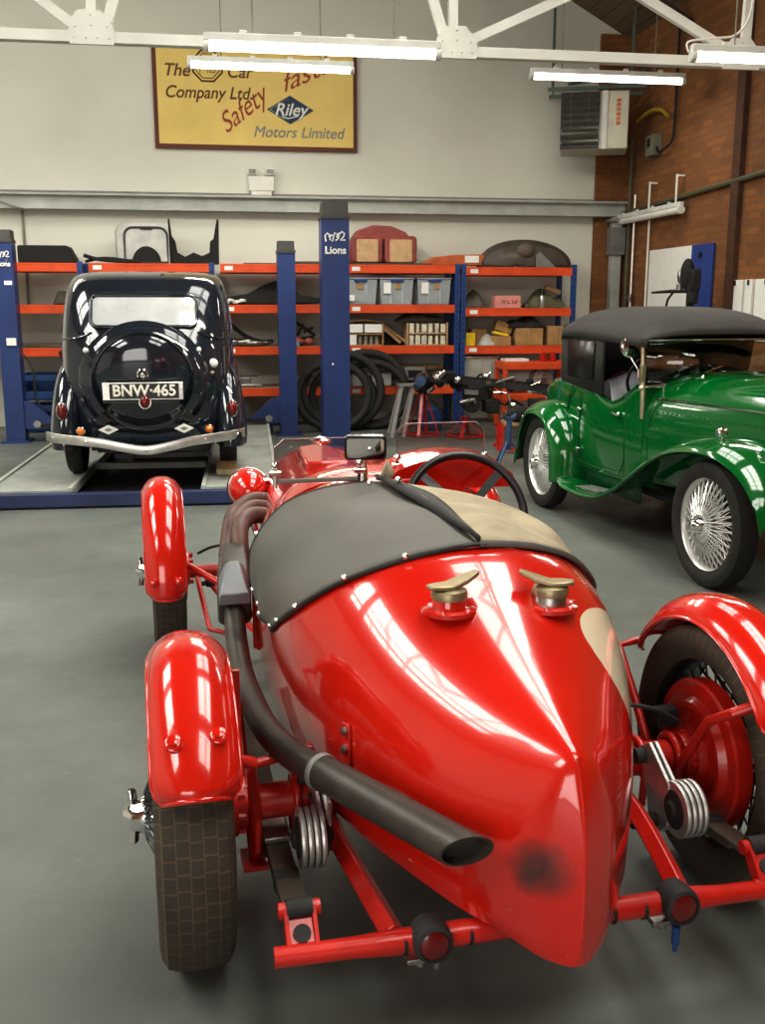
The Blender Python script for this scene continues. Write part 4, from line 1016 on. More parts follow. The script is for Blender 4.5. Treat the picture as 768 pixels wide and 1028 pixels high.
m = MB(); m.box((0, 0, .14), (.26, .22, .28)); t = put('blue_drum', 'dark blue tub on the floor behind the red axle stand', 'tub', m, 'crateblue', (2.46, 11.85, 0), bev=.03)
# low red trolley frame under the far end
t = thing('red_dolly', 'low red wheeled dolly with a wooden top by the green car tail', 'dolly', (3.05, 9.9, 0), -8)
m = MB(); m.box((.05, 0, .30), (.55, .3, .03)); m.build('top', 'wood', t)
for a in (-.25, .32):
    for b in (-.12, .12):
        m = MB(); m.box((a, b, .15), (.035, .035, .29)); m.build('leg', 'frame_red', t)
m = MB(); m.bar((-.3, -.14, .05), (.6, -.14, .05), .03, .03); m.bar((-.3, .14, .05), (.6, .14, .05), .03, .03); m.build('base_rail', 'frame_red', t)
m = MB(); m.ball((0, 0, .035), (.05, .04, .035), 10, 6); put('crumpled_rag', 'crumpled white rag on floor left of the blue stand', 'rag', m, 'paper', (2.22, 9.1, .0))
put('black_engine_parts', 'black engine parts heaped on the low red dolly', 'engine parts', lumps(7, .22, .1, .17, 23), 'blackmatt', (3.15, 9.9, .316))
m = MB(); m.add([(-.06, 0, .003), (-.02, -.02, .004), (.05, -.012, .006), (.07, .012, .004), (.0, .018, .006)], [(0, 1, 2, 3, 4)]); put('dead_leaf', 'small brown dead leaf on the floor under the right tail lamp', 'leaf', m, 'bronze', (1.1, 2.14, 0), solid=.002)
# ------------------------------------------------------------------ green tourer
def green_car():
    car = thing('touring_car', 'bright green vintage tourer with black fabric hood and silver wire wheels', 'car', (2.959, 7.166, 0), 184.85)
    for sx in (-1, 1):
        for y in (0, 2.25):
            wire_wheel(car, (sx * .585, y, .345), sx, tw=.132, rim=.25, spoke='silver', rimm='silver', tyre='tyre_plain', ns=32)
    # body tub
    ys = [-.62, -.45, -.2, .2, .7, 1.1, 1.25]
    W = curve1(ys, [.33, .43, .50, .53, .53, .51, .49])
    ZT = curve1([-.62, -.35, .0, .55, .70, .84, .98, 1.14, 1.25], [.76, .88, .965, .955, .895, .865, .905, .995, 1.04])
    ZB = .34
    rs = []
    for i in range(34):
        y = lerp(-.62, 1.25, i / 33); w = W(y); zt = ZT(y)
        p = [(0, ZB), (w * .8, ZB), (w * .93, ZB + .03), (w * .985, .50), (w, .62), (w * .995, .72), (w * .975, zt - .05), (w * .96, zt - .018), (w * .935, zt), (w * .90, zt), (w * .88, zt - .02), (w * .875, zt - .16), (0, zt - .16)]
        rs.append([(x, y, z) for x, z in p] + [(-x, y, z) for x, z in p[-2:0:-1]])
    m = MB(); m.rings(rs); body = m.build('body', 'green', car, 40)
    # door shut lines, handle, hinges
    m = MB(); Xd = lambda y, z: W(y) * (1.0 if z > .55 else .99) + .002
    m.tube([(W(.42) + .001, .42, z) for z in (.42, .55, .62, .72, .90)], .005, 6)
    m.tube([(W(.42) + .001, .42, .42)] + [(W(y) * .978 + .003, y, .405) for y in (.6, .8, 1.0)] + [(W(1.06) * .985 + .002, 1.06, .50), (W(1.06) + .001, 1.06, .62), (W(1.06) * .995, 1.06, .72), (W(1.06) * .98, 1.06, .9)], .004, 6)
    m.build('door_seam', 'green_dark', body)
    for y, z in ((.42, .50), (.42, .78)):
        m = MB(); m.lathe([(.006, -.04), (.013, -.012), (.013, .012), (.006, .04)], (W(.42) + .006, y, z), axis='Y', n=10); m.build('door_hinge', 'chrome', body)
    m = MB(); m.lathe([(.018, 0), (.012, .012), (.01, .03)], (W(.98), .98, .80), axis='X', n=14); m.bar((W(.98) + .03, .93, .803), (W(.98) + .03, 1.02, .797), .012, .014); m.build('door_handle', 'chrome', body, bev=.003)
    # raised beads
    m = MB(); m.tube(smooth_path([(W(.28) + .002, .30, .93), (W(.22) + .002, .22, .80), (W(.20) + .002, .20, .62), (W(.24) + .001, .26, .52)], 6), .007, 6); m.tube([(W(y) * .955 , y, ZT(y) - .004) for y in (.45, .52, .6, .7, .78, .86, .95, 1.05, 1.15)], .010, 6); m.build('beading', 'green', body)
    # scuttle and bonnet
    fy = [1.1, 1.25, 1.6, 2.0, 2.42]
    FW = curve1(fy, [.50, .485, .43, .365, .30]); FT = curve1(fy, [1.04, 1.08, 1.10, 1.105, 1.09])
    def ring(y, k=1.):
        w, zt = FW(y) * k, FT(y); n = 2.7; zm = .72
        p = [(0, .40), (w * .9, .40), (w, .45), (w, .60)]
        for i in range(15):
            t = PI / 2 * i / 14; p.append((w * max(math.cos(t), 0) ** (2 / n), zm + (zt - zm) * math.sin(t) ** (2 / n)))
        return [(x, y, z) for x, z in p] + [(-x, y, z) for x, z in p[-2:0:-1]]
    m = MB(); m.rings([ring(y) for y in (1.12, 1.16, 1.2, 1.25, 1.30)]); m.build('scuttle', 'green', car, 40)
    m = MB(); m.rings([ring(y, .995) for y in (1.305, 1.4, 1.6, 1.8, 2.0, 2.2, 2.40)]); bn = m.build('bonnet', 'green', car, 40)
    m = MB(); m.tube([(0, y, FT(y) + .002) for y in (1.3, 1.6, 2.0, 2.4)], .008, 8)
    for sx in (-1, 1):
        m.tube([(sx * (FW(y) * .93), y, .93) for y in (1.31, 1.6, 2.0, 2.4)], .006, 6)
    m.build('bonnet_hinge', 'chrome', bn)
    for sx in (-1, 1):
        m = MB()
        for k in range(24):
            y = 1.36 + .042 * k; m.ball((sx * (FW(y) + .0), y, .855), (.004, .007, .007), 6, 4)
        m.build('rivet_row', 'green', bn)
    for y in (1.55, 2.1):
        m = MB(); m.ball((FW(y) * .62, y, FT(y) - .028), .014, 10, 8); m.build('bonnet_catch', 'chrome', bn)
    # radiator shell and lamps at the nose
    m = MB(); o = [(-.27, .42), (.27, .42), (.29, .6), (.28, .95), (.2, 1.06), (0, 1.10), (-.2, 1.06), (-.28, .95), (-.29, .6)]
    m.prism(o, 2.42, 2.52, 'Y'); rd = m.build('radiator_shell', 'chrome', car, 40, bev=.02, seg=3)
    m = MB(); m.prism([(x * .86, .05 + z * .93) for x, z in o], 2.515, 2.526, 'Y'); m.build('radiator_core', 'blackmatt', rd)
    m = MB(); m.lathe([(.03, 0), (.03, .03), (.045, .03), (.045, .05), (.01, .06)], (0, 2.47, 1.09), n=18); m.build('radiator_cap', 'chrome', rd)
    for sx in (-1, 1):
        m = MB(); m.lathe([(.006, -.13), (.05, -.11), (.085, -.05), (.10, .02), (.105, .04), (.09, .055), (.006, .065)], (sx * .36, 2.5, .92), axis='Y', n=26); hl = m.build('headlamp', 'chrome', car, 50)
        m = MB(); m.tube([(sx * .36, 2.49, .83), (sx * .34, 2.46, .62), (sx * .27, 2.40, .50)], .016, 10); m.build('lamp_stay', 'chrome', hl)
    # flowing wing, running board and front wing in one sweep
    path = [(.40, .30), (.44, .262), (.60, .252), (.85, .262), (1.05, .30), (1.28, .40), (1.5, .53), (1.73, .665), (1.95, .755), (2.18, .80), (2.38, .80), (2.58, .73), (2.72, .60), (2.78, .46)]
    wi = curve1([.40, .7, 1.1, 1.6, 2.0, 2.78], [.46, .45, .45, .42, .385, .39]); wo = curve1([.40, .7, 1.1, 1.7, 2.2, 2.78], [.665, .675, .685, .70, .705, .66])
    cr = curve1([.40, .9, 1.3, 1.8, 2.3, 2.78], [.010, .012, .03, .05, .06, .05])
    pp = smooth_path([(0, y, z) for y, z in path], 6)
    for sx in (1, -1):
        rows = []
        for p in pp:
            a, b, c = wi(p.y), wo(p.y), cr(p.y); rw = []
            for i in range(15):
                t = i / 14; u = 2 * t - .75; d = c * (abs(u) / 1.25) ** 2.5
                rw.append((sx * lerp(a, b, t), p.y - d * .15, p.z - d))
            rw.append((sx * (b + .006), p.y, p.z - c - .012)); rw.append((sx * (b - .008), p.y, p.z - c - .022))
            rows.append(rw)
        m = MB(); m.grid(rows); fw = m.build('front_wing', 'green', car, 60, solid=.006)
        m = MB()
        for k in range(4): m.bar((sx * (.51 + .035 * k), .60, .262), (sx * (.51 + .035 * k), .95, .284), .010, .008)
        m.build('tread_strips', 'alu', fw, 30)
        m = MB(); m.lathe([(.010, -.045), (.026, -.026), (.031, 0), (.031, .016), (.02, .024)], (sx * .575, 2.26, .838), axis='Y', n=20); m.cyl((sx * .575, 2.26, .79), (sx * .575, 2.26, .82), .014, 10); m.build('sidelamp', 'chrome', fw, 50)
        # valance between running board and body
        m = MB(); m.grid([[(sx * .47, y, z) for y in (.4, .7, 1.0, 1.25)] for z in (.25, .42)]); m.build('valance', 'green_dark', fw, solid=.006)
        # rear wing
        rp = smooth_path([(0, -.47, .30), (0, -.44, .42), (0, -.39, .57), (0, -.31, .69), (0, -.20, .775), (0, 0, .80), (0, .18, .765), (0, .31, .67), (0, .385, .52), (0, .41, .36), (0, .415, .25)], 6)
        rows = []
        for k, p in enumerate(rp):
            t0 = rp[min(k + 1, len(rp) - 1)] - rp[max(k - 1, 0)]; n_ = Vector((0, -t0.z, t0.y)).normalized(); rw = []
            for i in range(15):
                t = i / 14; x = lerp(.44, .695, t); u = max(0, (t - .25) / .75); d = .075 * u ** 2.6
                rw.append((sx * x, p.y - n_.y * d, p.z - n_.z * d))
            rw.append((sx * .702, p.y - n_.y * .095, p.z - n_.z * .095)); rw.append((sx * .69, p.y - n_.y * .105, p.z - n_.z * .105))
            rows.append(rw)
        m = MB(); m.grid(rows); m.build('rear_wing', 'green', car, 60, solid=.006)
    # chassis below
    m = MB()
    for sx in (-1, 1): m.tube([(sx * .36, -.6, .48), (sx * .36, 0, .50), (sx * .38, .5, .33), (sx * .38, 1.8, .33), (sx * .34, 2.6, .42)], .04, 4)
    m.cyl((-.55, 0, .345), (.55, 0, .345), .04, 14); m.ball((0, 0, .345), .12, 14, 10); m.cyl((-.55, 2.25, .33), (.55, 2.25, .33), .03, 14); m.box((0, 1.5, .36), (.4, 1.0, .2)); m.box((0, .9, .335), (.8, 1.5, .03)); m.box((0, -.5, .55), (.8, .3, .35))
    m.build('chassis', 'blackmatt', car, 40)
    # seats
    for sx in (-1, 1):
        m = MB(); m.ball((sx * .24, .55, .86), (.20, .08, .19), 16, 10); se = m.build('seat_back', 'oxblood', car, 60)
        m = MB(); m.ball((sx * .24, .78, .66), (.21, .24, .09), 16, 10); m.build('seat_cushion', 'oxblood', se, 60)
    m = MB(); rows = []
    for i in range(11):
        t = i / 10; rows.append([(.02 + .45 * t, .70 + .10 * math.cos(PI * (j / 8)) + .012 * math.sin(9 * t + j) - .0, .70 + .35 * math.sin(PI * j / 8) ** .7 * (1 - .35 * abs(t - .55)) + .006 * math.sin(13 * t)) for j in range(9)])
    m.grid(rows); m.build('seat_cover', 'bluecloth', car, 80, solid=.012)
    # hood
    HY = [.0, .05, .14, .35, .6, .9, 1.1, 1.25, 1.36]
    hw = curve1(HY, [.49, .515, .535, .545, .552, .555, .552, .55, .545]); ht = curve1(HY, [1.36, 1.425, 1.462, 1.476, 1.478, 1.474, 1.455, 1.40, 1.318]); he = curve1(HY, [1.29, 1.312, 1.325, 1.328, 1.322, 1.31, 1.30, 1.295, 1.29])
    rows = []
    for i in range(30):
        y = lerp(.0, 1.36, i / 29); w, t_, e = hw(y), ht(y), he(y); rw = []
        rw.append((-w - .004, y, e - .05))
        for k in range(25):
            u = -1 + k / 12; rw.append((w * u, y, e + (t_ - e) * (1 - abs(u) ** 3.2)))
        rw.append((w + .004, y, e - .05)); rows.append(rw)
    m = MB(); m.grid(rows); hd = m.build('folding_hood', 'hoodcloth', car, 60, solid=.012)
    m = MB(); r_ = []
    for z, dy, k in ((1.36, 0, .485), (1.26, -.012, .49), (1.1, -.03, .49), (.93, -.04, .48)):
        r_.append([(k * math.cos(PI * a / 16) if 0 < a < 16 else (k if a == 0 else -k), -.0 - dy * .2 - .05 * math.sin(PI * a / 16), z) for a in range(17)])
    m.grid(r_); m.build('hood_back', 'hoodcloth', hd, 60, solid=.01)
    for sx in (1, -1):
        m = MB(); m.add([(sx * .50, .01, 1.30), (sx * .548, .80, 1.30), (sx * .525, .74, .90), (sx * .50, .03, .95)], [(0, 1, 2, 3)])
        s = m.build('side_curtain', 'hoodcloth', hd, solid=.01)
        m = MB(); m.add([(sx * .522, .16, 1.25), (sx * .553, .66, 1.25), (sx * .543, .62, 1.0), (sx * .517, .17, 1.0)], [(0, 1, 2, 3)]); m.build('curtain_window', 'darkglass', s, solid=.006)
        m = MB(); m.tube([(sx * .530, .75, .90), (sx * .550, .81, 1.29)], .012, 8); m.build('curtain_post', 'black', s)
    m = MB(); m.grid([[(x, y, 1.305 - .03 * max(0, y - .9)) for y in (.06, .5, .95, 1.22)] for x in (-.50, 0, .50)]); m.build('hood_lining', 'blackmatt', hd, solid=.006)
    # windscreen
    m = MB(); a = [(-.50, 1.27, 1.0), (-.505, 1.25, 1.285), (.505, 1.25, 1.285), (.50, 1.27, 1.0)]
    m.tube(a, .012, 8, closed=True); ws = m.build('windscreen_frame', 'chrome', car, 50)
    m = MB(); m.add(a, [(0, 1, 2, 3)]); m.build('windscreen_glass', 'glass', ws, solid=.005)
    for sx in (1, -1):
        m = MB(); m.tube([(sx * .515, 1.285, .80), (sx * .515, 1.28, .95), (sx * .515, 1.25, 1.30)], [.012, .016, .013], 10); m.box((sx * .518, 1.27, 1.08), (.03, .035, .11)); m.ball((sx * .518, 1.275, .99), .022, 10, 8)
        m.build('screen_pillar', M_['nickel'], ws, 40, bev=.003)
    m = MB(); m.tube([(.2, 1.285, 1.03), (.1, 1.29, 1.08), (-.02, 1.285, 1.12)], .006, 6); m.ball((.2, 1.28, 1.03), .02, 8, 6); m.build('wiper', 'chrome', ws)
    m = MB(); m.lathe([(.006, -.06), (.045, -.05), (.068, -.01), (.07, .01), (.06, .018), (.006, .022)], (.515, 1.09, 1.235), axis='Y', n=22); m.cyl((.51, 1.2, 1.10), (.515, 1.09, 1.18), .008, 8); m.cyl((.50, 1.2, 1.10), (.50, 1.2, 1.05), .02, 10); m.build('spot_lamp', 'chrome', ws, 50)
    m = MB(); q = Matrix.Rotation(R(62), 3, 'X'); c = Vector((.24, .92, 1.04))
    m.tube([c + q @ Vector((.19 * math.cos(PI * i / 16), .19 * math.sin(PI * i / 16), 0)) for i in range(32)], .011, 8, closed=True)
    for k in range(4): m.bar(c, c + q @ Vector((.19 * math.cos(PI * k / 2 + .8), .19 * math.sin(PI * k / 2 + .8), 0)), .018, .006)
    m.build('steering_wheel', 'black', car, 50)
    m = MB(); m.box((0, 1.16, .92), (.9, .03, .16)); d = m.build('dashboard', 'wood', car, bev=.01)
    m = MB()
    for x in (-.12, 0, .12, .3): m.lathe([(.04, 0), (.04, .012), (.005, .014)], (x, 1.145, .94), n=16, ax=(0, -1, 0))
    m.build('instruments', 'brass', d, 40)
    return car
green_car()

# ------------------------------------------------------------------ dark saloon on the ramp
def saloon():
    car = thing('saloon_car', 'dark blue-black vintage saloon seen from behind on the ramp lift', 'car', (-.598, 8.482, .13), .8)
    def prof(z, tab): return curve1([t[0] for t in tab], [t[1] for t in tab])(z)
    WT = [(.28, .61), (.45, .65), (.7, .678), (.95, .69), (1.10, .686), (1.25, .673), (1.40, .652), (1.50, .628), (1.56, .596), (1.595, .53), (1.612, .40), (1.618, .12)]
    YR = [(.28, -.50), (.45, -.55), (.7, -.565), (.95, -.545), (1.10, -.50), (1.25, -.43), (1.40, -.335), (1.50, -.24), (1.56, -.13), (1.595, .02), (1.612, .25), (1.618, .42)]
    YF = [(.28, 1.80), (.45, 1.80), (.7, 1.80), (.95, 1.78), (1.10, 1.68), (1.25, 1.52), (1.40, 1.34), (1.50, 1.22), (1.56, 1.10), (1.595, .95), (1.612, .75), (1.618, .58)]
    zs = [.28, .36, .45, .55, .7, .82, .95, 1.02, 1.08, 1.10, 1.12, 1.18, 1.25, 1.33, 1.40, 1.45, 1.50, 1.535, 1.56, 1.58, 1.595, 1.605, 1.612, 1.618]
    EX = .34
    n = 64; rs = []
    for z in zs:
        w, a, b = prof(z, WT), prof(z, YR), prof(z, YF); cy, hy = (a + b) / 2, (b - a) / 2; rg = []
        if abs(z - 1.10) < .005: w -= .008; a += .008
        for k in range(n):
            t = 2 * PI * k / n; c, s = math.cos(t), math.sin(t)
            ex = EX if s < 0 else .28   # rounder at the back
            x = w * math.copysign(abs(c) ** ex, c)
            # the back swells outwards in the middle
            y = cy + hy * math.copysign(abs(s) ** .34, s)
            if s < 0: y += (.10 if z > .9 else .05) * (abs(x) / w) ** 2.5 * min(1, abs(s) * 2)
            rg.append((x, y, z + .022 * max(0, (z - 1.44) / .178)))
        rs.append(rg)
    m = MB(); m.rings(rs); body = m.build('body', 'navy', car, 50)
    def yr(z): return prof(z, YR)
    def yb(x, z):
        w, a, b = prof(z, WT), prof(z, YR), prof(z, YF); cy, hy = (a + b) / 2, (b - a) / 2
        c = min(.995, abs(x) / w) ** (1 / EX); s = math.sqrt(1 - c * c)
        return cy - hy * s ** .34 + (.10 if z > .9 else .05) * (abs(x) / w) ** 2.5 * min(1, s * 2)
    # rear window
    def onback(pts, off):
        out = []
        for x, z in pts:
            out.append(Vector((x, yb(x, z) + off, z)))
        return out
    wo = rrect(.80, .235, .05, 6, -.005, 1.315)
    m = MB(); m.tube(onback(wo, -.014), .015, 8, closed=True); wf = m.build('rear_window', 'navy', car, 60)
    m = MB(); wi = rrect(.785, .22, .065, 6, -.005, 1.315)
    m.grid([onback([(-.395 + .78 * k / 20, z) for k in range(21)], -.012) for z in [1.21 + .21 * q / 8 for q in range(9)]]); m.build('rear_pane', M_['rearglass_bright'], wf, 0)
    # belt moulding
    m = MB()
    for sx in (-1, 1):
        m.tube([(sx * x, yb(x, z) - .004, z) for x, z in ((.40, 1.155), (.46, 1.125), (.52, 1.11), (.58, 1.10), (.64, 1.10))], .008, 6)
    m.build('belt_moulding', 'navy', body)
    # spare wheel cover
    cz, cx = .795, -.02; tilt = R(-9); m = MB(); ax = Vector((0, -math.cos(tilt), -math.sin(tilt) * -1)).normalized()
    base = Vector((cx, -.50, cz))
    m.lathe([(.385, -.02), (.387, .06), (.397, .075), (.401, .09), (.391, .10), (.377, .094), (.366, .084), (.35, .10), (.26, .130), (.12, .150), (.004, .153)], base, n=56, ax=ax)
    sp = m.build('spare_wheel_cover', 'navy', car, 40)
    # raised surround that hugs the cover
    m = MB(); arc = []
    for k in range(41):
        t = PI * (-.22 + 1.44 * k / 40); arc.append((cx + .455 * math.cos(t), cz + .42 * math.sin(t)))
    rows = []
    for x, z in arc:
        dx, dz = x - cx, z - cz; L = math.hypot(dx, dz); ux, uz = dx / L, dz / L; rw = []
        for q, h in ((-.07, .075), (-.035, .068), (0, .045), (.03, .012), (.05, -.02)):
            X, Z = x + ux * q, z + uz * q; rw.append((X, yb(X, max(.3, Z)) - h, Z))
        rows.append(rw)
    m.grid(rows); m.build('spare_wheel_surround', 'navy', body, 70)
    m = MB(); c = base + ax * .150 + Vector((0, 0, .075)); m.lathe([(.046, -.01), (.046, .012), (.034, .018), (.03, .008), (.022, .012), (.02, .024), (.004, .03)], c, n=24, ax=ax); m.build('cover_badge', 'chrome', sp, 40)
    # number plate
    m = MB(); py = -.695
    m.box((cx, py, .722), (.60, .02, .135)); npl = m.build('number_plate', 'bumper', car, bev=.004)
    m = MB(); m.box((cx + .01, py - .012, .722), (.515, .008, .115)); m.build('plate_panel', 'black', npl, bev=.002)
    text('plate_lettering', 'BNW·465', .118, M_['platewhite'], npl, (cx + .01, py - .018, .722), (PI / 2, 0, 0), ext=.002, offset=.0035, sx=.97)
    m = MB(); m.box((cx - .05, py + .05, .64), (.5, .1, .012)); m.build('plate_bracket', 'black', npl)
    def lamp(name, x, y, z, r, m_, bez='chrome', dep=.03):
        m = MB(); m.lathe([(r * 1.15, .02), (r * 1.2, -.005), (r, -.012)], (x, y, z), axis='Y', n=18); o = m.build(name, bez, car, 40)
        m = MB(); m.ball((x, y - .008, z), (r, dep, r * 1.0), 16, 10); m.build(name + '_lens', m_, o); return o
    # stop lamp under the plate
    m = MB(); m.lathe([(.05, .09), (.05, 0), (.046, -.012)], (cx + .012, py - .02, .635), axis='Y', n=20); st = m.build('stop_lamp', 'chrome', car, 40)
    m = MB(); m.ball((cx + .012, py - .03, .64), (.040, .025, .048), 16, 10); m.build('stop_lens', 'redlens', st)
    for sx in (-1, 1):
        lamp('marker_lamp', cx + sx * .425, yb(.43, 1.02), 1.02, .022, 'whitelens')
        lamp('indicator_lamp', -.02 + sx * .485, -.62, .415, .03, 'amberlens')
        m = MB(); m.box((-.02 + sx * .485, -.60, .405), (.03, .05, .03)); m.build('indicator_stalk', 'chrome', car)
        m = MB(); d = [(0, -.036), (.075, 0), (0, .036), (-.075, 0)]; xx = cx + sx * .285 + .008
        m.prism([(xx + a, .425 + b) for a, b in d], -.64, -.62, 'Y'); bd = m.build('lozenge_badge', 'white', car, 30)
        m = MB(); m.prism([(xx + a * .42, .425 + b * .42) for a, b in d], -.643, -.62, 'Y'); m.build('badge_centre', 'grey', bd, 30)
    m = MB(); m.lathe([(.034, .02), (.036, -.012), (.024, -.026), (.006, -.03)], (.515, yb(.515, .915), .915), axis='Y', n=20); fc = m.build('fuel_cap', 'white', car, 40)
    m = MB(); m.ball((.505, yb(.505, .84) - .01, .84), .018, 10, 8); m.build('fuel_lock', 'brass', fc)
    # rear wings
    for sx in (-1, 1):
        m = MB(); rs = []
        zz = [.27, .33, .42, .52, .62, .72, .80, .87, .92, .955]
        hx = curve1(zz, [.775, .778, .775, .765, .752, .736, .718, .695, .665, .62]); y0 = curve1(zz, [-.62, -.62, -.60, -.565, -.52, -.46, -.39, -.30, -.19, -.05])
        for z in zz:
            X, a = hx(z), y0(z); b = .62 - (z - .27) * .75; cy, hy = (a + b) / 2, (b - a) / 2; rg = []
            for k in range(28):
                t = 2 * PI * k / 28; c, s = math.cos(t), math.sin(t)
                x0 = .50; mx, hw_ = (x0 + X) / 2, (X - x0) / 2
                rg.append((sx * (mx + hw_ * math.copysign(abs(c) ** .7, c)), cy + hy * math.copysign(abs(s) ** .8, s), z))
            rs.append(rg)
        m.rings(rs); w = m.build('rear_wing', 'navy', car, 60)
        m = MB(); c = Vector((sx * .645 + .005, -.585, .565)); m.ball(c + Vector((0, .015, 0)), (.046, .04, .072), 18, 12); l = m.build('tail_lamp', 'chrome', w)
        m = MB(); m.ball(c + Vector((0, -.005, .002)), (.037, .04, .060), 18, 12); m.build('tail_lens', 'redlens', l)
        m = MB()   # front wing
        rp = smooth_path([(0, 1.95, .35), (0, 2.15, .62), (0, 2.45, .80), (0, 2.8, .80), (0, 3.1, .62), (0, 3.2, .42)], 5)
        m.grid([[(sx * lerp(.42, .78, i / 8), p.y, p.z - .10 * (abs(i / 4 - 1)) ** 2.5) for i in range(9)] for p in rp]); m.build('front_wing', 'navy', car, 60, solid=.006)
    # bonnet and nose
    m = MB(); rs = []
    for y, w, zt in ((1.6, .56, 1.08), (2.0, .46, 1.07), (2.5, .36, 1.05), (2.85, .30, 1.03), (2.9, .27, 1.0)):
        rg = [(w, y, .4), (w, y, .85), (w * .9, y, zt - .06), (w * .6, y, zt - .01), (0, y, zt)]; rs.append(rg + [(-x, yy, z) for x, yy, z in rg[-2::-1]])
    m.rings(rs); m.build('bonnet', 'navy', car, 40)
    # side windows and lid handle
    for sx in (-1, 1):
        m = MB()
        for a, b in ((-.02, .55), (.63, 1.22)):
            m.add([(sx * .682, a, 1.14), (sx * .682, b, 1.14), (sx * .642, b - .08, 1.44), (sx * .642, a + .12, 1.44)], [(0, 1, 2, 3)])
        m.build('side_windows', 'darkglass', body, 0, solid=.008)
    # bumper
    m = MB(); sec = rrect(.02, .075, .009, 2); rs = []
    bz = curve1([-.76, -.55, -.35, -.18, 0, .18, .35, .55, .76], [.372, .352, .330, .295, .268, .295, .330, .352, .372])
    by = curve1([-.76, -.66, -.4, 0, .4, .66, .76], [-.52, -.62, -.675, -.70, -.675, -.62, -.52])
    for k in range(49):
        x = -.76 + 1.52 * k / 48; rs.append([(x - .015, by(x) + u, bz(x) + v) for u, v in sec])
    m.rings(rs); bp = m.build('bumper', 'bumper', car, 40)
    for x in (-.70, -.45, 0, .45, .70):
        m = MB(); m.ball((x - .015, by(x) - .01, bz(x)), .011, 8, 6); m.build('bumper_bolt', 'chrome', bp)
    for x in (-.45, .45):
        m = MB(); m.box((x, -.58, .33), (.04, .16, .03)); m.build('bumper_bracket', 'black', bp)
    # underside
    m = MB(); m.cyl((-.58, 0, .31), (.58, 0, .31), .04, 14); m.ball((0, 0, .31), (.13, .13, .12), 14, 10); m.box((0, .5, .30), (1.0, 2.0, .05)); m.box((0, -.35, .29), (.8, .3, .12)); m.box((.10, -.5, .20), (.75, .03, .035))
    m.tube([(-.12, .6, .22), (-.14, -.3, .22), (-.15, -.66, .20)], .022, 10)
    for sx in (-1, 1): m.bar((sx * .42, .6, .28), (sx * .42, -.5, .27), .05, .05)
    m.build('underframe', 'blackmatt', car, 40)
    for sx in (-1, 1):
        for y in (0, 2.7):
            wire_wheel(car, (sx * .615, y, .32), sx, Rt=.32, tw=.14, rim=.22, spoke='black', rimm='black', tyre='tyre_plain', knock=False, ns=8)
    return car
M_['platewhite'] = mat('plate_lettering_white', (.72, .70, .62), .5)
M_['rearglass_bright'] = mat('rear_glass_painted_bright', (.66, .68, .69), .06, .35, 1, .1)  # opaque pane; the bright view through the car is painted in as pale colour
saloon()
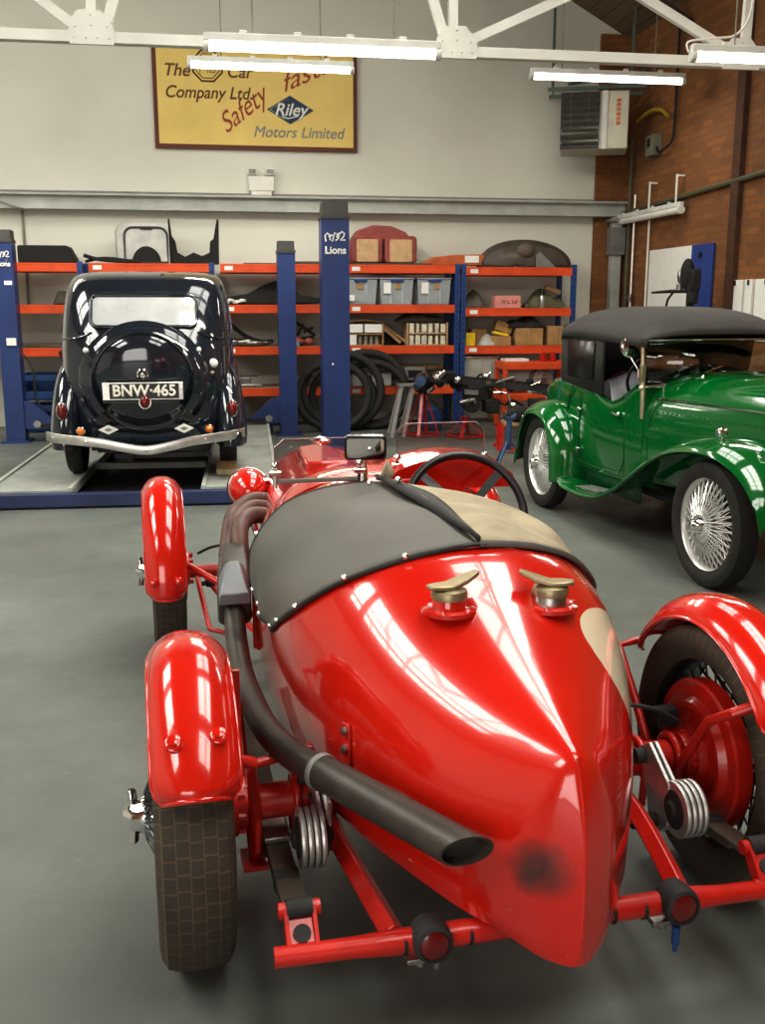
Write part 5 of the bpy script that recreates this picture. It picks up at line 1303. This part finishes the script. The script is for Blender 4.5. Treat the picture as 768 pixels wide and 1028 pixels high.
# ------------------------------------------------------------------ red racing car
def red_car():
    car = thing('racing_car', 'open red vintage racing car with pointed tail and grey tonneau cover', 'racing car', (.579, 2.229, 0), 4.3)
    ys = [-.652, -.645, -.63, -.60, -.55, -.45, -.28, -.15, 0, .25, .5, .9, 1.1]
    W = curve1(ys, [.003, .012, .038, .08, .122, .195, .282, .338, .383, .424, .436, .432, .40])
    ZT = curve1(ys, [.46, .53, .60, .678, .70, .738, .806, .868, .935, .955, .96, .955, .955])
    ZB = curve1(ys, [.315, .276, .274, .278, .286, .294, .30, .30, .30, .30, .30, .30, .30])
    NE = curve1([-.65, -.3, 0, .5, 1.1], [1.75, 1.95, 2.15, 2.5, 2.3])
    def half(y, drop=0.):
        w, zb, zt, n = W(y), ZB(y), ZT(y) - drop, NE(y)
        zm = zb + (zt - zb) * .46
        p = [(0, zb), (w * .45, zb), (w * .82, zb), (w * .93, zb + .012), (w * .975, zb + .05)]
        p += [(w * (.975 + .025 * k / 4), lerp(zb + .05, zm, k / 4)) for k in range(1, 4)]
        for k in range(15):
            t = PI / 2 * k / 14
            p.append((w * max(math.cos(t), 0) ** (2 / n), zm + (zt - zm) * math.sin(t) ** (2 / n)))
        p[-1] = (0, zt)
        return p
    def ring(y, drop=0.):
        h = half(y, drop)
        return [(x, y, z) for x, z in h] + [(-x, y, z) for x, z in h[-2:0:-1]]
    m = MB()
    st = [-.652, -.649, -.645, -.638, -.63, -.615, -.60, -.58, -.55, -.52, -.48, -.44] + [-.40 + .04 * i for i in range(11)]
    rs = [ring(y) for y in st]
    rs += [ring(y) for y in (.05, .1, .15, .2, .25, .3, .35, .4, .45, .5, .6, .7, .8, .88, .92, .96, 1.0)]
    clip = curve1([-.7, .02, .05, .12, .2, .4, .5, .88, .94, 1.1], [1.1, 1.0, .915, .868, .835, .80, .79, .79, 1.0, 1.1])
    rs = [[(x, y, min(z, clip(y))) for x, y, z in r] for r in rs]
    m.rings(rs)
    body = m.build('body', 'red', car, 42)
    # seam of the tail edge
    m = MB(); m.tube([(0, -.6525, .34), (0, -.653, .42), (0, -.653, .46), (0, -.648, .53), (0, -.632, .602), (0, -.602, .68)], .004, 6)
    m.build('tail_edge', 'red', body)
    # scuttle and bonnet
    fy = [.96, 1.1, 1.2, 1.6, 2.0, 2.16, 2.2]
    FW = curve1(fy, [.44, .41, .385, .33, .275, .255, .23]); FT = curve1(fy, [.95, .965, .95, .925, .895, .88, .85])
    def fring(y, k=1.):
        w, zt, zb, n = FW(y), FT(y), .34, 2.5
        zm = .62; p = [(0, zb), (w * .8, zb), (w, zb + .05), (w, .5)]
        for i in range(13):
            t = PI / 2 * i / 12
            p.append((w * max(math.cos(t), 0) ** (2 / n), zm + (zt - zm) * math.sin(t) ** (2 / n)))
        return [(x, y, z) for x, z in p] + [(-x, y, z) for x, z in p[-2:0:-1]]
    m = MB(); m.rings([fring(y) for y in (.96, 1.0, 1.05, 1.1, 1.16, 1.2)])
    # low cowl hump in front of the driver
    hump = []
    for i in range(9):
        y = .93 + .36 * i / 8; hh = .078 * math.sin(PI * (.32 + .68 * i / 8)) ** .8 if i < 8 else 0
        hump.append([(.225 + .225 * math.cos(PI * a / 10), y, FT(min(max(y, .97), 1.2)) - .035 - .01 * i / 8 + (hh + .02) * math.sin(PI * a / 10)) for a in range(11)])
    hump.insert(0, [(x, y, min(z, .90)) for x, y, z in hump[0]]); hump = [hump[0]] + [[(x, y - .0, z) for x, y, z in r_] for r_ in hump[1:]]
    m.grid(hump)
    m.build('scuttle', 'fender_red', car, 40)
    m = MB(); m.rings([fring(y) for y in (1.2, 1.3, 1.4, 1.6, 1.8, 2.0, 2.1)])
    bn = m.build('bonnet', 'fender_red', car, 40)
    m = MB(); m.tube([(0, 1.21, FT(1.21) + .002), (0, 1.6, FT(1.6) + .002), (0, 2.1, FT(2.1) + .002)], .008, 8); m.build('centre_hinge', 'fender_red', bn)
    m = MB()
    m.prism([(-.20, 1.32), (-.04, 1.32), (-.03, 1.72), (-.10, 1.78), (-.17, 1.72)], .90, .945, 'Z'); m.build('bonnet_blister', 'fender_red', bn, 30, bev=.01)
    m = MB(); m.rings([fring(y) for y in (2.1, 2.16, 2.19, 2.2)]); rad = m.build('radiator_cowl', 'fender_red', car, 40)
    m = MB()
    m.box((0, 2.205, .60), (.34, .012, .42)); m.build('radiator_grille', 'blackmatt', rad)
    m = MB(); m.lathe([(.03, 0), (.03, .02), (.045, .022), (.048, .034), (.03, .044), (.006, .05)], (-.01, 2.10, .885), n=20); m.build('radiator_cap', 'chrome', rad)
    # louvres down the bonnet sides
    for sx in (-1, 1):
        m = MB()
        for i in range(14):
            y = 1.3 + i * .05
            m.ball((sx * (FW(y) + .0), y, .6), (.012, .014, .07), 8, 6)
        m.build('louvre_row', 'fender_red', bn)
    # fuel fillers
    for x, y, yaw in ((-.118, -.165, 12), (.12, -.165, 160)):
        z = .842 if x < 0 else .834
        m = MB(); m.lathe([(.062, -.006), (.062, .004), (.05, .008), (.046, .006)], (x, y, z), n=28)
        for k in range(6): m.lathe([(.006, 0), (.005, .005)], (x + .056 * math.cos(k * PI / 3), y + .056 * math.sin(k * PI / 3), z + .004), n=8)
        fl = m.build('fuel_filler', 'red', car, 40)
        m = MB(); m.lathe([(.037, 0), (.037, .027), (.035, .03)], (x, y, z), n=24); m.build('filler_neck', 'fender_red' if x < 0 else 'steel', fl, 40)
        m = MB(); m.lathe([(.040, .026), (.041, .038), (.038, .045), (.02, .05), (.004, .051)], (x, y, z), n=28)
        m.build('filler_cap', 'brass', fl, 40)
        m = MB(); a = R(yaw); dx, dy = math.cos(a), math.sin(a)
        for s_, l, rise in ((1, .070, .024), (-1, .052, .002)):
            p = [(0, .024), (l * .5, .021), (l, .012), (l, -.012), (l * .5, -.021), (0, -.024)]
            vs = []
            for h in (0, .010):
                for u, v in p:
                    vs.append((x + s_ * u * dx - v * dy, y + s_ * u * dy + v * dx, z + .048 + h + rise * (u / l) ** 1.5))
            m.add(vs, [tuple(range(6)), tuple(range(6, 12))] + [(i, (i + 1) % 6, 6 + (i + 1) % 6, 6 + i) for i in range(6)])
        m.build('filler_lever', 'brass', fl, 40, bev=.003)
    # tonneau cover, near half
    def interp(pts, t):
        pts = [Vector(p) for p in pts]; L = [0]
        for i in range(1, len(pts)): L.append(L[-1] + (pts[i] - pts[i - 1]).length)
        s = t * L[-1]
        for i in range(1, len(pts)):
            if s <= L[i] + 1e-9: return pts[i - 1].lerp(pts[i], (s - L[i - 1]) / max(L[i] - L[i - 1], 1e-9))
        return pts[-1]
    rear = smooth_path([(-.436, .46, .615), (-.441, .425, .628), (-.437, .365, .662), (-.420, .252, .722), (-.383, .167, .779), (-.322, .096, .839), (-.235, .038, .890), (-.13, .003, .926), (-.02, -.004, .944), (.02, -.004, .944)], 6)
    front = smooth_path([(-.438, .78, .615), (-.445, .84, .640), (-.447, .87, .70), (-.444, .855, .755), (-.420, .835, .812), (-.372, .84, .868), (-.32, .84, .905), (-.23, .835, .934), (-.138, .82, .950), (-.05, .76, .960)], 6)
    rows = []
    nv = 26
    for j in range(nv + 1):
        t = j / nv; a = interp(rear, t); b = interp(front, t); rw = []
        for i in range(23):
            q = i / 22; p = a.lerp(b, q)
            bulge = .007 * math.sin(PI * q)
            side = max(0, 1 - t * 2.2)
            p = p + Vector((-.012 * side * math.sin(PI * q), 0, bulge * (1 - side) - .004 * math.sin(3 * PI * q) * (1 - t)))
            p.z += .006 * math.sin(q * 9 + t * 5) * math.sin(PI * q)
            p.x += .006 * side * math.sin(11 * q + 3 * t)
            rw.append(p)
        rows.append(rw)
    m = MB(); m.grid(rows); tn = m.build('tonneau_cover', 'vinyl', car, 80, solid=.006)
    m = MB(); m.tube([r[0] for r in rows], .007, 6); m.tube([r[-1] for r in rows], .006, 6); m.tube(rows[0], .008, 6)
    m.build('binding', 'vinyl_edge', tn, 60)
    for p in (rows[1][1], rows[4][0], rows[9][0], rows[15][0], rows[20][0], rows[1][8], rows[1][14], rows[2][20], rows[9][22], rows[24][21]):
        m = MB(); m.ball(p + Vector((-.004, -.006, .008)), .0085, 8, 6); m.build('press_stud', 'chrome', tn)
    # far half folded back over itself, canvas lining uppermost
    r2 = smooth_path([(.005, -.004, .945), (.09, .008, .936), (.172, .030, .918), (.272, .074, .878), (.345, .125, .818), (.40, .20, .757), (.44, .30, .69), (.458, .40, .64)], 5)
    f2 = smooth_path([(-.045, .745, .966), (.05, .68, .960), (.18, .59, .945), (.30, .50, .908), (.385, .455, .845), (.43, .455, .77), (.450, .49, .68)], 5)
    rows = []
    for j in range(25):
        t = j / 24; a = interp(r2, t); b = interp(f2, t); rw = []
        for i in range(17):
            q = i / 16; p = a.lerp(b, q)
            p.z += .016 * math.sin(PI * q) ** .7 * (1 - .5 * t) + .013 * math.sin(PI * q) * math.sin(7 * t + 4 * q) + .006 * math.sin(19 * t - 6 * q) * math.sin(PI * q)
            rw.append(p)
        rows.append(rw)
    m = MB(); m.grid(rows); fd = m.build('folded_canvas', 'canvas', tn, 80, solid=.006)
    m = MB(); m.tube([r[0] for r in rows], .009, 6); m.build('fold_seam', 'vinyl', fd, 60)
    # dark turned-up flap between the two halves
    m = MB(); fl = []
    for i in range(15):
        q = i / 14
        a = Vector((.0, -.004, .946)).lerp(Vector((-.07, .77, .966)), q)
        b = a + Vector((.006 + .060 * math.sin(PI * min(1, q * 1.05)) * (.25 + q), -.0, .004 + .020 * math.sin(PI * min(1, q)) ** .8))
        fl.append([a + Vector((0, 0, .012)), a.lerp(b, .35) + Vector((0, 0, .018)), a.lerp(b, .7) + Vector((0, 0, .012)), b])
    m.grid(fl); fo = m.build('turned_flap', 'vinyl_edge', tn, 70, solid=.008)
    m = MB(); p = fl[11][1]; m.ball(p + Vector((0, -.008, .012)), .011, 10, 6); m.build('flap_stud', 'chrome', fo)
    m = MB()  # curled tip standing up by the mirror
    rows = [[(-.055 + .030 * k / 5, .76 - .02 * k / 5 - .02 * j / 5, .955 + (.072 - .018 * abs(k - 2)) * j / 5 + .004 * k) for k in range(6)] for j in range(6)]
    m.grid(rows); m.build('curled_tip', 'canvas', tn, 80, solid=.012)
    # aero screens
    for x0, x1, y, dz in ((-.36, -.088, .93, -.018), (.055, .36, 1.0, .012)):
        m = MB()
        outl = [(p, q + dz) for p, q in ((x0, .965), (x1, .965), (x1, 1.075), (x1 - .03, 1.10), (x0 + .03, 1.10), (x0, 1.075))]
        m.prism(outl, y - .003, y + .003, 'Y'); sc = m.build('aero_screen', 'perspex', car, 30)
        m = MB(); m.bar((x0 - .005, y, .966 + dz), (x1 + .005, y, .966 + dz), .014, .014); m.build('screen_channel', 'grey', sc, bev=.003)
        m = MB(); m.tube([(p[0], y, p[1]) for p in outl[1:]] + [(x0, y, .965 + dz)], .0018, 6); m.build('screen_edge', M_['pinkedge'], sc)
        for x in (x0, x1):
            m = MB(); m.cyl((x, y - .005, .93), (x, y - .005, 1.0), .008, 10); m.ball((x, y - .005, 1.0), .013, 10, 8); m.cyl((x - .018, y - .008, .975), (x + .018, y - .008, .975), .009, 10)
            m.build('screen_pillar', 'chrome', sc, 40)
    # mirror
    m = MB(); mt = Matrix.Rotation(R(-13), 3, 'Z') @ Matrix.Rotation(R(9), 3, 'X')
    def slab(m, pts, d0, d1, c):
        vs = []
        for d in (d0, d1): vs += [Vector(c) + mt @ Vector((u, d, v)) for u, v in pts]
        n = len(pts); m.add(vs, [tuple(range(n)), tuple(range(n, 2 * n))[::-1]] + [(i, (i + 1) % n, n + (i + 1) % n, n + i) for i in range(n)])
    mc = (-.068, .92, 1.048)
    slab(m, rrect(.135, .080, .014), -.006, .022, mc); mi = m.build('mirror', 'black', car, 40, bev=.004)
    m = MB(); slab(m, rrect(.119, .064, .008), -.0085, -.006, mc); m.build('mirror_glass', M_['mirrorglass'], mi, 30)
    m = MB(); m.tube([(-.068, .938, 1.01), (-.068, .93, .98), (-.07, .92, .94)], [.009, .008, .012], 12); m.ball((-.068, .938, 1.01), .013, 12, 8); m.build('mirror_stem', 'chrome', mi, 50)
    # steering wheel
    sw = Matrix.Rotation(R(62), 3, 'X'); cc = Vector((.235, .80, .845)); m = MB()
    def wp(a, r, h=0): return cc + sw @ Vector((r * math.cos(a), r * math.sin(a), h))
    m.tube([wp(2 * PI * i / 48, .196) for i in range(48)], .0135, 10, closed=True)
    wl = m.build('steering_wheel', 'black', car, 60)
    m = MB()
    for a in (45, 135, 225, 315): m.bar(wp(R(a), .03), wp(R(a), .193), .028, .005, up=sw @ Vector((0, 0, 1)))
    m.build('wheel_spokes', 'black', wl, 40)
    m = MB(); m.cyl(wp(0, 0, -.02), wp(0, 0, .02), .035, 18); m.cyl(wp(0, 0, -.30), wp(0, 0, -.02), .014, 10); m.build('wheel_boss', 'black', wl, 40, bev=.004)
    # bare tail of the driver's seat under the cover
    m = MB(); m.box((0, .45, .70), (.7, .5, .08)); m.build('seat_cushion', 'oxblood', car, bev=.03)
    # exhaust
    m = MB()
    path = smooth_path([(-.50, .95, .535), (-.507, .80, .475), (-.512, .58, .452), (-.510, .34, .466), (-.497, .12, .478), (-.462, -.05, .486), (-.405, -.18, .492), (-.325, -.33, .496)], 7)
    m.tube(path, .034, 20)
    ex = m.build('exhaust_pipe', 'exhaust', car, 60)
    m = MB(); a = Vector((-.412, -.166, .4915)); b = Vector((-.205, -.575, .502)); d = (b - a).normalized()
    # tail sleeve with a slanted mouth
    u = Vector((0, 0, 1)); u = (u - d * u.dot(d)).normalized(); w = d.cross(u); rs = []
    for q, r in ((0, .033), (0, .0395), (1, .0395), (1, .035), (.93, .034)):
        p = a.lerp(b, q); rg = []
        for i in range(24):
            t = 2 * PI * i / 24; o = (u * math.cos(t) + w * math.sin(t)) * r
            sl = 0 if q == 0 else -w.dot(o) * .75 + u.dot(o) * .55
            rg.append(p + o + d * sl)
        rs.append(rg)
    m.rings(rs); m.build('tail_sleeve', 'exhaust', ex, 40)
    m = MB(); q = a + d * .005; m.lathe([(.040, -.006), (.0425, -.003), (.0425, .008), (.040, .011)], q, n=24, ax=d); m.build('clamp', 'grey', ex, 40)
    # tapered collector box
    m = MB(); rs = []
    for q, w_, h_ in ((0, .050, .050), (.06, .055, .060), (.5, .055, .062), (1, .046, .054)):
        c = Vector((-.500, .925, .535)).lerp(Vector((-.472, 1.26, .625)), q); rs.append([c + Vector((x, 0, z)) for x, z in rrect(w_ * 2, h_ * 2, .022, 4)])
    m.rings(rs); bx = m.build('collector_box', 'exhaust', ex, 40, bev=.004)
    m = MB(); rs = []
    for q in (0, 1):
        c = Vector((-.5005, .895, .530)).lerp(Vector((-.492, 1.02, .585)), q)
        rs.append([c + Vector((x, 0, z)) for x, z in ((-.052, .03), (.052, .03), (.050 - .02 * q, .058 + .02 * q), (.044 - .030 * q, .068 + .022 * q), (-.044 + .030 * q, .068 + .022 * q), (-.050 + .02 * q, .058 + .02 * q))])
    m.rings(rs); m.build('heat_shield', M_['shield'], bx, 30, bev=.004)
    for k, y in enumerate((1.40, 1.54, 1.70)):
        x = -FW(y); o = .034 * (k - 1)
        m = MB(); m.tube(smooth_path([(x + .03, y + .11, .715), (x - .025, y + .085, .725), (x - .070 - .008 * k, y + .0, .715), (x - .090 - .020 * k, y - .10, .69), (-.470 - o * .7, 1.24, .622 + o * .4)], 8), .032, 14); m.build('manifold_branch', 'heatwrap', ex, 60)
    # wheels
    ty = {}
    for sx in (-1, 1):
        for y, tw in ((0, .164), (2.2, .140)):
            wh = wire_wheel(car, (sx * .69, y, .345), sx, tw=tw, spoke='black', rimm='black', tyre='tyre')
            if y == 0 or True:
                m = MB(); i = -sx
                rb = .195 if y == 0 else .18
                m.lathe([(.05, i * (tw * .5 + .028)), (.072, i * (tw * .5 + .024)), (.078, i * (tw * .5 + .002)), (.112, i * (tw * .5 - .006)), (.122, i * (tw * .5 + .010)), (.138, i * (tw * .5 + .010)), (.150, i * (tw * .5 - .008)), (rb - .018, i * (tw * .5 - .012)), (rb - .008, i * (tw * .5 - .006)), (rb, i * (tw * .5 - .012)), (rb, i * (tw * .5 - .05)), (.05, i * (tw * .5 - .055))], axis='X', n=44)
                dr = m.build('brake_drum', 'frame_red', wh, 30)
                m = MB()
                for k in range(8):
                    t = k * PI / 4; m.cyl((i * (tw * .5 + .02), .063 * math.cos(t), .063 * math.sin(t)), (i * (tw * .5 + .042), .063 * math.cos(t), .063 * math.sin(t)), .008, 6)
                m.build('drum_bolts', 'frame_red', dr, 30)
    # mudguards
    for sx in (-1, 1):
        mudguard(car, (sx * .682, 0, .345), .415, .170, 30, 150, bolts=((-.042, 134), (.048, 133)))
        mudguard(car, (sx * .70, 2.2, .345), .415, .155, 62, 183, bolts=((-.05, 172), (.05, 172)))
    # rear axle and its clamps
    m = MB(); m.lathe([(.042, -.60), (.042, -.18), (.06, -.14), (.11, -.08), (.13, 0), (.11, .08), (.06, .14), (.042, .18), (.042, .60)], (0, 0, .347), axis='X', n=24)
    ax = m.build('rear_axle', 'frame_red', car, 50)
    for sx in (-1, 1):
        m = MB(); m.lathe([(.043, -.02), (.06, -.015), (.064, .0), (.06, .015), (.043, .02)], (sx * .575, 0, .347), axis='X', n=24); m.build('axle_flange', 'frame_red', ax, 40)
        m = MB()
        for x in (.445, .54):
            m.tube([(sx * x, -.042, .24), (sx * x, -.052, .350)] + [(sx * x, -.052 * math.cos(t * PI / 8), .350 + .052 * math.sin(t * PI / 8)) for t in range(1, 8)] + [(sx * x, .052, .350), (sx * x, .042, .24)], .010, 8)
        m.build('u_bolt', 'frame_red', ax, 60)
    # springs, shackles, chassis rails, cross tube
    for sx in (-1, 1):
        m = MB(); x = sx * (.497 if sx < 0 else .532)
        prof = smooth_path([(x, .62, .36), (x, .35, .295), (x, .05, .268), (x, -.2, .272), (x, -.40, .295)], 5)
        for k, (i0, i1) in enumerate(((0, 20), (3, 18), (6, 16))):
            sg = prof[i0:i1 + 1]
            rs = [[p + Vector((a, 0, b - .011 * k)) for a, b in ((-.026, 0), (.026, 0), (.026, .010), (-.026, .010))] for p in sg]
            m.rings(rs)
        sp = m.build('leaf_spring', M_['springsteel'], car, 30)
        m = MB(); m.box((x, -.03, .285), (.062, .10, .014)); m.box((x, -.03, .238), (.062, .10, .012)); m.build('spring_saddle', 'steel', sp, bev=.003)
        m = MB(); m.box((x, -.22, .27), (.056, .03, .04)); m.build('spring_clip', 'blackmatt', sp, bev=.003)
        m = MB()
        for q in (-.028, .028):
            rs = [[(x + q + a, -.405 - .045 * t + dy, .30 - .085 * t + dz) for dy, dz in ((-.018, 0), (.018, .004), (.018, -.004), (-.018, -.008))] for a in (-.004, .004) for t in (0, 1)]
            m.bar((x + q, -.408, .325), (x + q, -.468, .258), .008, .030)
            m.cyl((x + q * .9, -.410, .322), (x + q * 1.5, -.410, .322), .016, 10); m.cyl((x + q * .9, -.466, .262), (x + q * 1.5, -.466, .262), .016, 10)
        m.cyl((x - .024, -.410, .322), (x + .024, -.410, .322), .019, 12)
        m.bar((x, -.418, .308), (x, -.462, .270), .046, .012)
        sh = m.build('shackle', 'frame_red', car, 40)
        m = MB(); m.cyl((x - .026, -.410, .3235), (x + .026, -.410, .3235), .0205, 12); m.lathe([(.018, 0), (.018, .008)], (x, -.444, .288), n=12, ax=(0, -.65, .75)); m.build('rubber_bush', 'rubber', sh, 40)
        m = MB()
        m.tube(smooth_path([(sx * .33, 1.9, .38), (sx * .36, .8, .35), (sx * .372, .12, .31), (sx * .365, -.12, .30), (sx * .345, -.28, .29), (sx * .315, -.462, .268)], 6), .027, 4)
        m.build('chassis_rail', 'frame_red', car, 30, bev=.004)
    m = MB(); m.tube([(-.555, -.468, .262), (-.40, -.475, .264), (-.33, -.48, .266), (.33, -.48, .266), (.40, -.475, .260), (.545, -.468, .252)], [.020, .021, .025, .025, .021, .020], 14)
    ct = m.build('rear_cross_tube', 'frame_red', car, 50)
    m = MB()
    for x in (-.30, -.165, .145, .215):
        m = MB(); m.lathe([(.0262, -.004), (.0262, .004)], (x, -.48, .264), axis='X', n=16)
        m.build('tape_band', 'blackmatt', ct)
    for x in (-.248, .288):
        z = .272; m = MB()
        m.lathe([(.026, 0), (.038, .010), (.040, .025), (.040, .060), (.038, .068), (.031, .071), (.030, .066)], (x, -.455, z), n=24, ax=(0, -1, .05))
        m.cyl((x, -.48, z - .03), (x, -.478, z + .03), .026, 14)
        l = m.build('tail_lamp', 'rubber', car, 40)
        m = MB(); m.lathe([(.031, .064), (.029, .069), (.020, .073), (.004, .075)], (x, -.455, z), n=24, ax=(0, -1, .05)); m.build('tail_lens', 'redlens', l)
        m = MB(); m.box((x - .01, -.465, z - .055), (.07, .04, .012)); m.cyl((x + .02, -.47, z - .06), (x + .02, -.47, z - .085), .008, 8); m.cyl((x - .015, -.47, z - .06), (x - .015, -.47, z - .075), .009, 6); m.build('lamp_bracket', 'steel', l, bev=.002)
        if x > 0:
            m = MB(); m.cyl((x + .005, -.49, z - .06), (x + .005, -.49, z - .10), .009, 8); m.cyl((x + .005, -.49, z - .10), (x + .005, -.49, z - .118), .005, 8); m.build('blue_connector', 'rackblue', l, 40)
    # friction dampers
    for sx in (-1, 1):
        c = Vector((sx * .462, -.215, .318)) if sx > 0 else Vector((-.437, -.185, .345))
        m = MB()
        for k in range(4):
            x = sx * (-.022 + k * .0145)
            m.lathe([(.05, x - .0052), (.066, x - .0052), (.068, x), (.066, x + .0052), (.05, x + .0052)], c, axis='X', n=30)
        dm = m.build('friction_damper', 'alu', car, 40)
        m = MB(); m.lathe([(.062, -.026 * 1), (.060, .028)], c, axis='X', n=28); m.build('friction_discs', 'rubber', dm, 40)
        m = MB(); m.lathe([(.018, -.042), (.024, -.034), (.046, -.03), (.046, .034), (.024, .038), (.012, .052)], c, axis='X', n=20); m.build('damper_hub', 'blackmatt', dm, 40)
        m = MB(); x = c.x - sx * .026
        for q in (.0, .016):
            poly = [(c.y + .02, c.z - .055), (c.y + .025, c.z + .05), (c.y + .13, c.z + .115), (c.y + .175, c.z + .085), (c.y + .125, c.z - .03), (c.y + .105, c.z - .105), (c.y + .06, c.z - .09)]
            m.prism(poly, x + q - .005, x + q + .005, 'X')
        m.build('damper_arm', 'alu', dm, 40, bev=.002)
        m = MB(); m.cyl((x - .03, c.y + .152, c.z + .07), (x + .03, c.y + .152, c.z + .07), .02, 12); m.cyl((x - sx * .07, c.y + .075, c.z - .065), (x + .02, c.y + .075, c.z - .065), .017, 10)
        m.build('arm_bush', 'rubber', dm, 40)
        m = MB(); m.cyl((x - sx * .03, c.y + .075, c.z - .065), (sx * .36, c.y + .085, c.z - .065), .011, 8); m.build('damper_link', 'frame_red', dm)
    # mudguard stays
    for sx in (-1, 1):
        m = MB()
        m.tube([(sx * .545, .0, .20), (sx * .545, -.06, .36), (sx * .56, -.14, .50), (sx * .565, -.235, .560), (sx * .61, -.25, .580)], .013, 10)
        m.tube([(sx * .545, .02, .20), (sx * .55, .22, .42), (sx * .555, .34, .53), (sx * .62, .345, .54)], .012, 10)
        if sx < 0: m.tube([(sx * .40, .0, .47), (sx * .55, -.03, .455)], .012, 10)
        m.box((sx * .545, 0, .197), (.06, .09, .012))
        if sx < 0: m.bar((sx * .578, .03, .40), (sx * .578, .05, .66), .012, .03)
        m.build('mudguard_stay', 'frame_red', car, 40)
        m = MB()
        m.tube([(sx * .40, 1.62, .34), (sx * .50, 1.80, .39), (sx * .61, 1.93, .43)], .014, 10)
        m.tube([(sx * .57, 1.98, .36), (sx * .54, 1.70, .22), (sx * .46, 1.62, .22), (sx * .36, 1.66, .30)], .011, 8)
        m.build('front_stay', 'frame_red', car, 50)
        m = MB(); m.tube([(sx * .38, 1.35, .30), (sx * .45, 1.7, .30), (sx * .52, 2.15, .30)], .012, 10); m.build('radius_rod', 'frame_red', car)
        # headlamps
        m = MB(); hx = sx * .338; rs = [(.004, -.115), (.03, -.110), (.055, -.09), (.072, -.055), (.082, -.01), (.086, .02), (.088, .03)]
        m.lathe(rs, (hx, 2.02, .728), axis='Y', n=28); hl = m.build('headlamp', 'fender_red', car, 60)
        m = MB(); m.lathe([(.091, .022), (.091, .036), (.08, .042)], (hx, 2.02, .728), axis='Y', n=28); m.build('headlamp_rim', 'chrome', hl)
        m = MB(); m.lathe([(.084, .034), (.05, .05), (.004, .056)], (hx, 2.02, .728), axis='Y', n=24); m.build('headlamp_lens', 'whitelens', hl)
        m = MB(); m.tube([(sx * .24, 2.0, .74), (hx - sx * .05, 1.99, .745)], .009, 8); m.cyl((hx - sx * .085, 2.0, .765), (hx - sx * .04, 1.99, .765), .012, 10); m.tube([(hx, 2.02, .67), (hx * .9, 2.05, .50), (sx * .27, 2.08, .42)], .014, 8); m.build('lamp_stay', 'chrome', hl)
    m = MB(); m.cyl((-.60, 2.2, .33), (.60, 2.2, .33), .028, 16); m.build('front_axle', 'frame_red', car)
    m = MB(); m.cyl((-.55, 2.03, .32), (.55, 2.03, .32), .010, 10)
    for q in (-.52, .52): m.ball((q, 2.03, .32), .018, 10, 8)
    m.build('track_rod', 'blackmatt', car)
    m = MB(); m.tube(smooth_path([(-.36, 1.35, .60), (-.44, 1.7, .56), (-.50, 1.95, .50), (-.56, 2.05, .45)], 5), .006, 6); m.build('brake_cable', 'rubber', car)
    m = MB(); m.tube(smooth_path([(.36, .1, .42), (.44, .06, .47), (.52, .03, .46), (.575, .02, .43)], 5), .006, 6); m.build('brake_hose', 'rubber', car)
    m = MB(); m.box((.555, .06, .43), (.06, .04, .05)); m.build('brake_lever', 'blackmatt', car, bev=.006)
    # bolted bracket on the tail side
    m = MB(); y0 = BRY; x0 = -W(y0) - .004; nrm = Vector((-.93, -.36, 0)).normalized()
    m.bar((x0, y0, .475), (x0, y0, .585), .006, .03, up=(-.44, .9, 0)); bk = m.build('side_bracket', 'frame_red', car, bev=.002)
    m = MB()
    for z in (.568, .525): m.lathe([(.010, 0), (.010, .008), (.004, .010)], Vector((x0, y0, z)) + nrm * .003, n=10, ax=nrm)
    m.build('bracket_bolts', 'steel', bk)
    m = MB(); m.box((-.40, -.10, .36), (.05, .06, .07)); m.cyl((-.44, -.05, .31), (-.38, -.12, .31), .018, 10); m.build('rail_bracket', 'steel', car, bev=.006)
    return car
M_['pinkedge'] = glass_mat('perspex_edge', (.8, .35, .3), .3, .3)
M_['mirrorglass'] = mat('mirror_glass', (.85, .85, .83), .02, 1, 0, .01)
red_car()
# ------------------------------------------------------------------ light
w = bpy.data.worlds.new('world'); scene.world = w; w.use_nodes = True
w.node_tree.nodes['Background'].inputs[0].default_value = (.75, .85, 1, 1); w.node_tree.nodes['Background'].inputs[1].default_value = .3
for x, y, z, e in ((.73, 7.1, 3.02, 45), (.56, 10.5, 3.63, 40), (4.06, 10.6, 3.66, 12), (4.07, 7.0, 3.05, 30), (-2.7, 10.4, 3.24, 30)):
    area('tube_glow', (x, y, z), (0, 0, 0), 1.5, .12, e, (1., .95, .84))
# fill lamp added behind the camera to front-light the cars; no door there
area('added_rear_fill', (-2.6, YF + .12, 1.9), (R(90), 0, 0), 4.6, 3.2, FILL_E, (1., .98, .94))
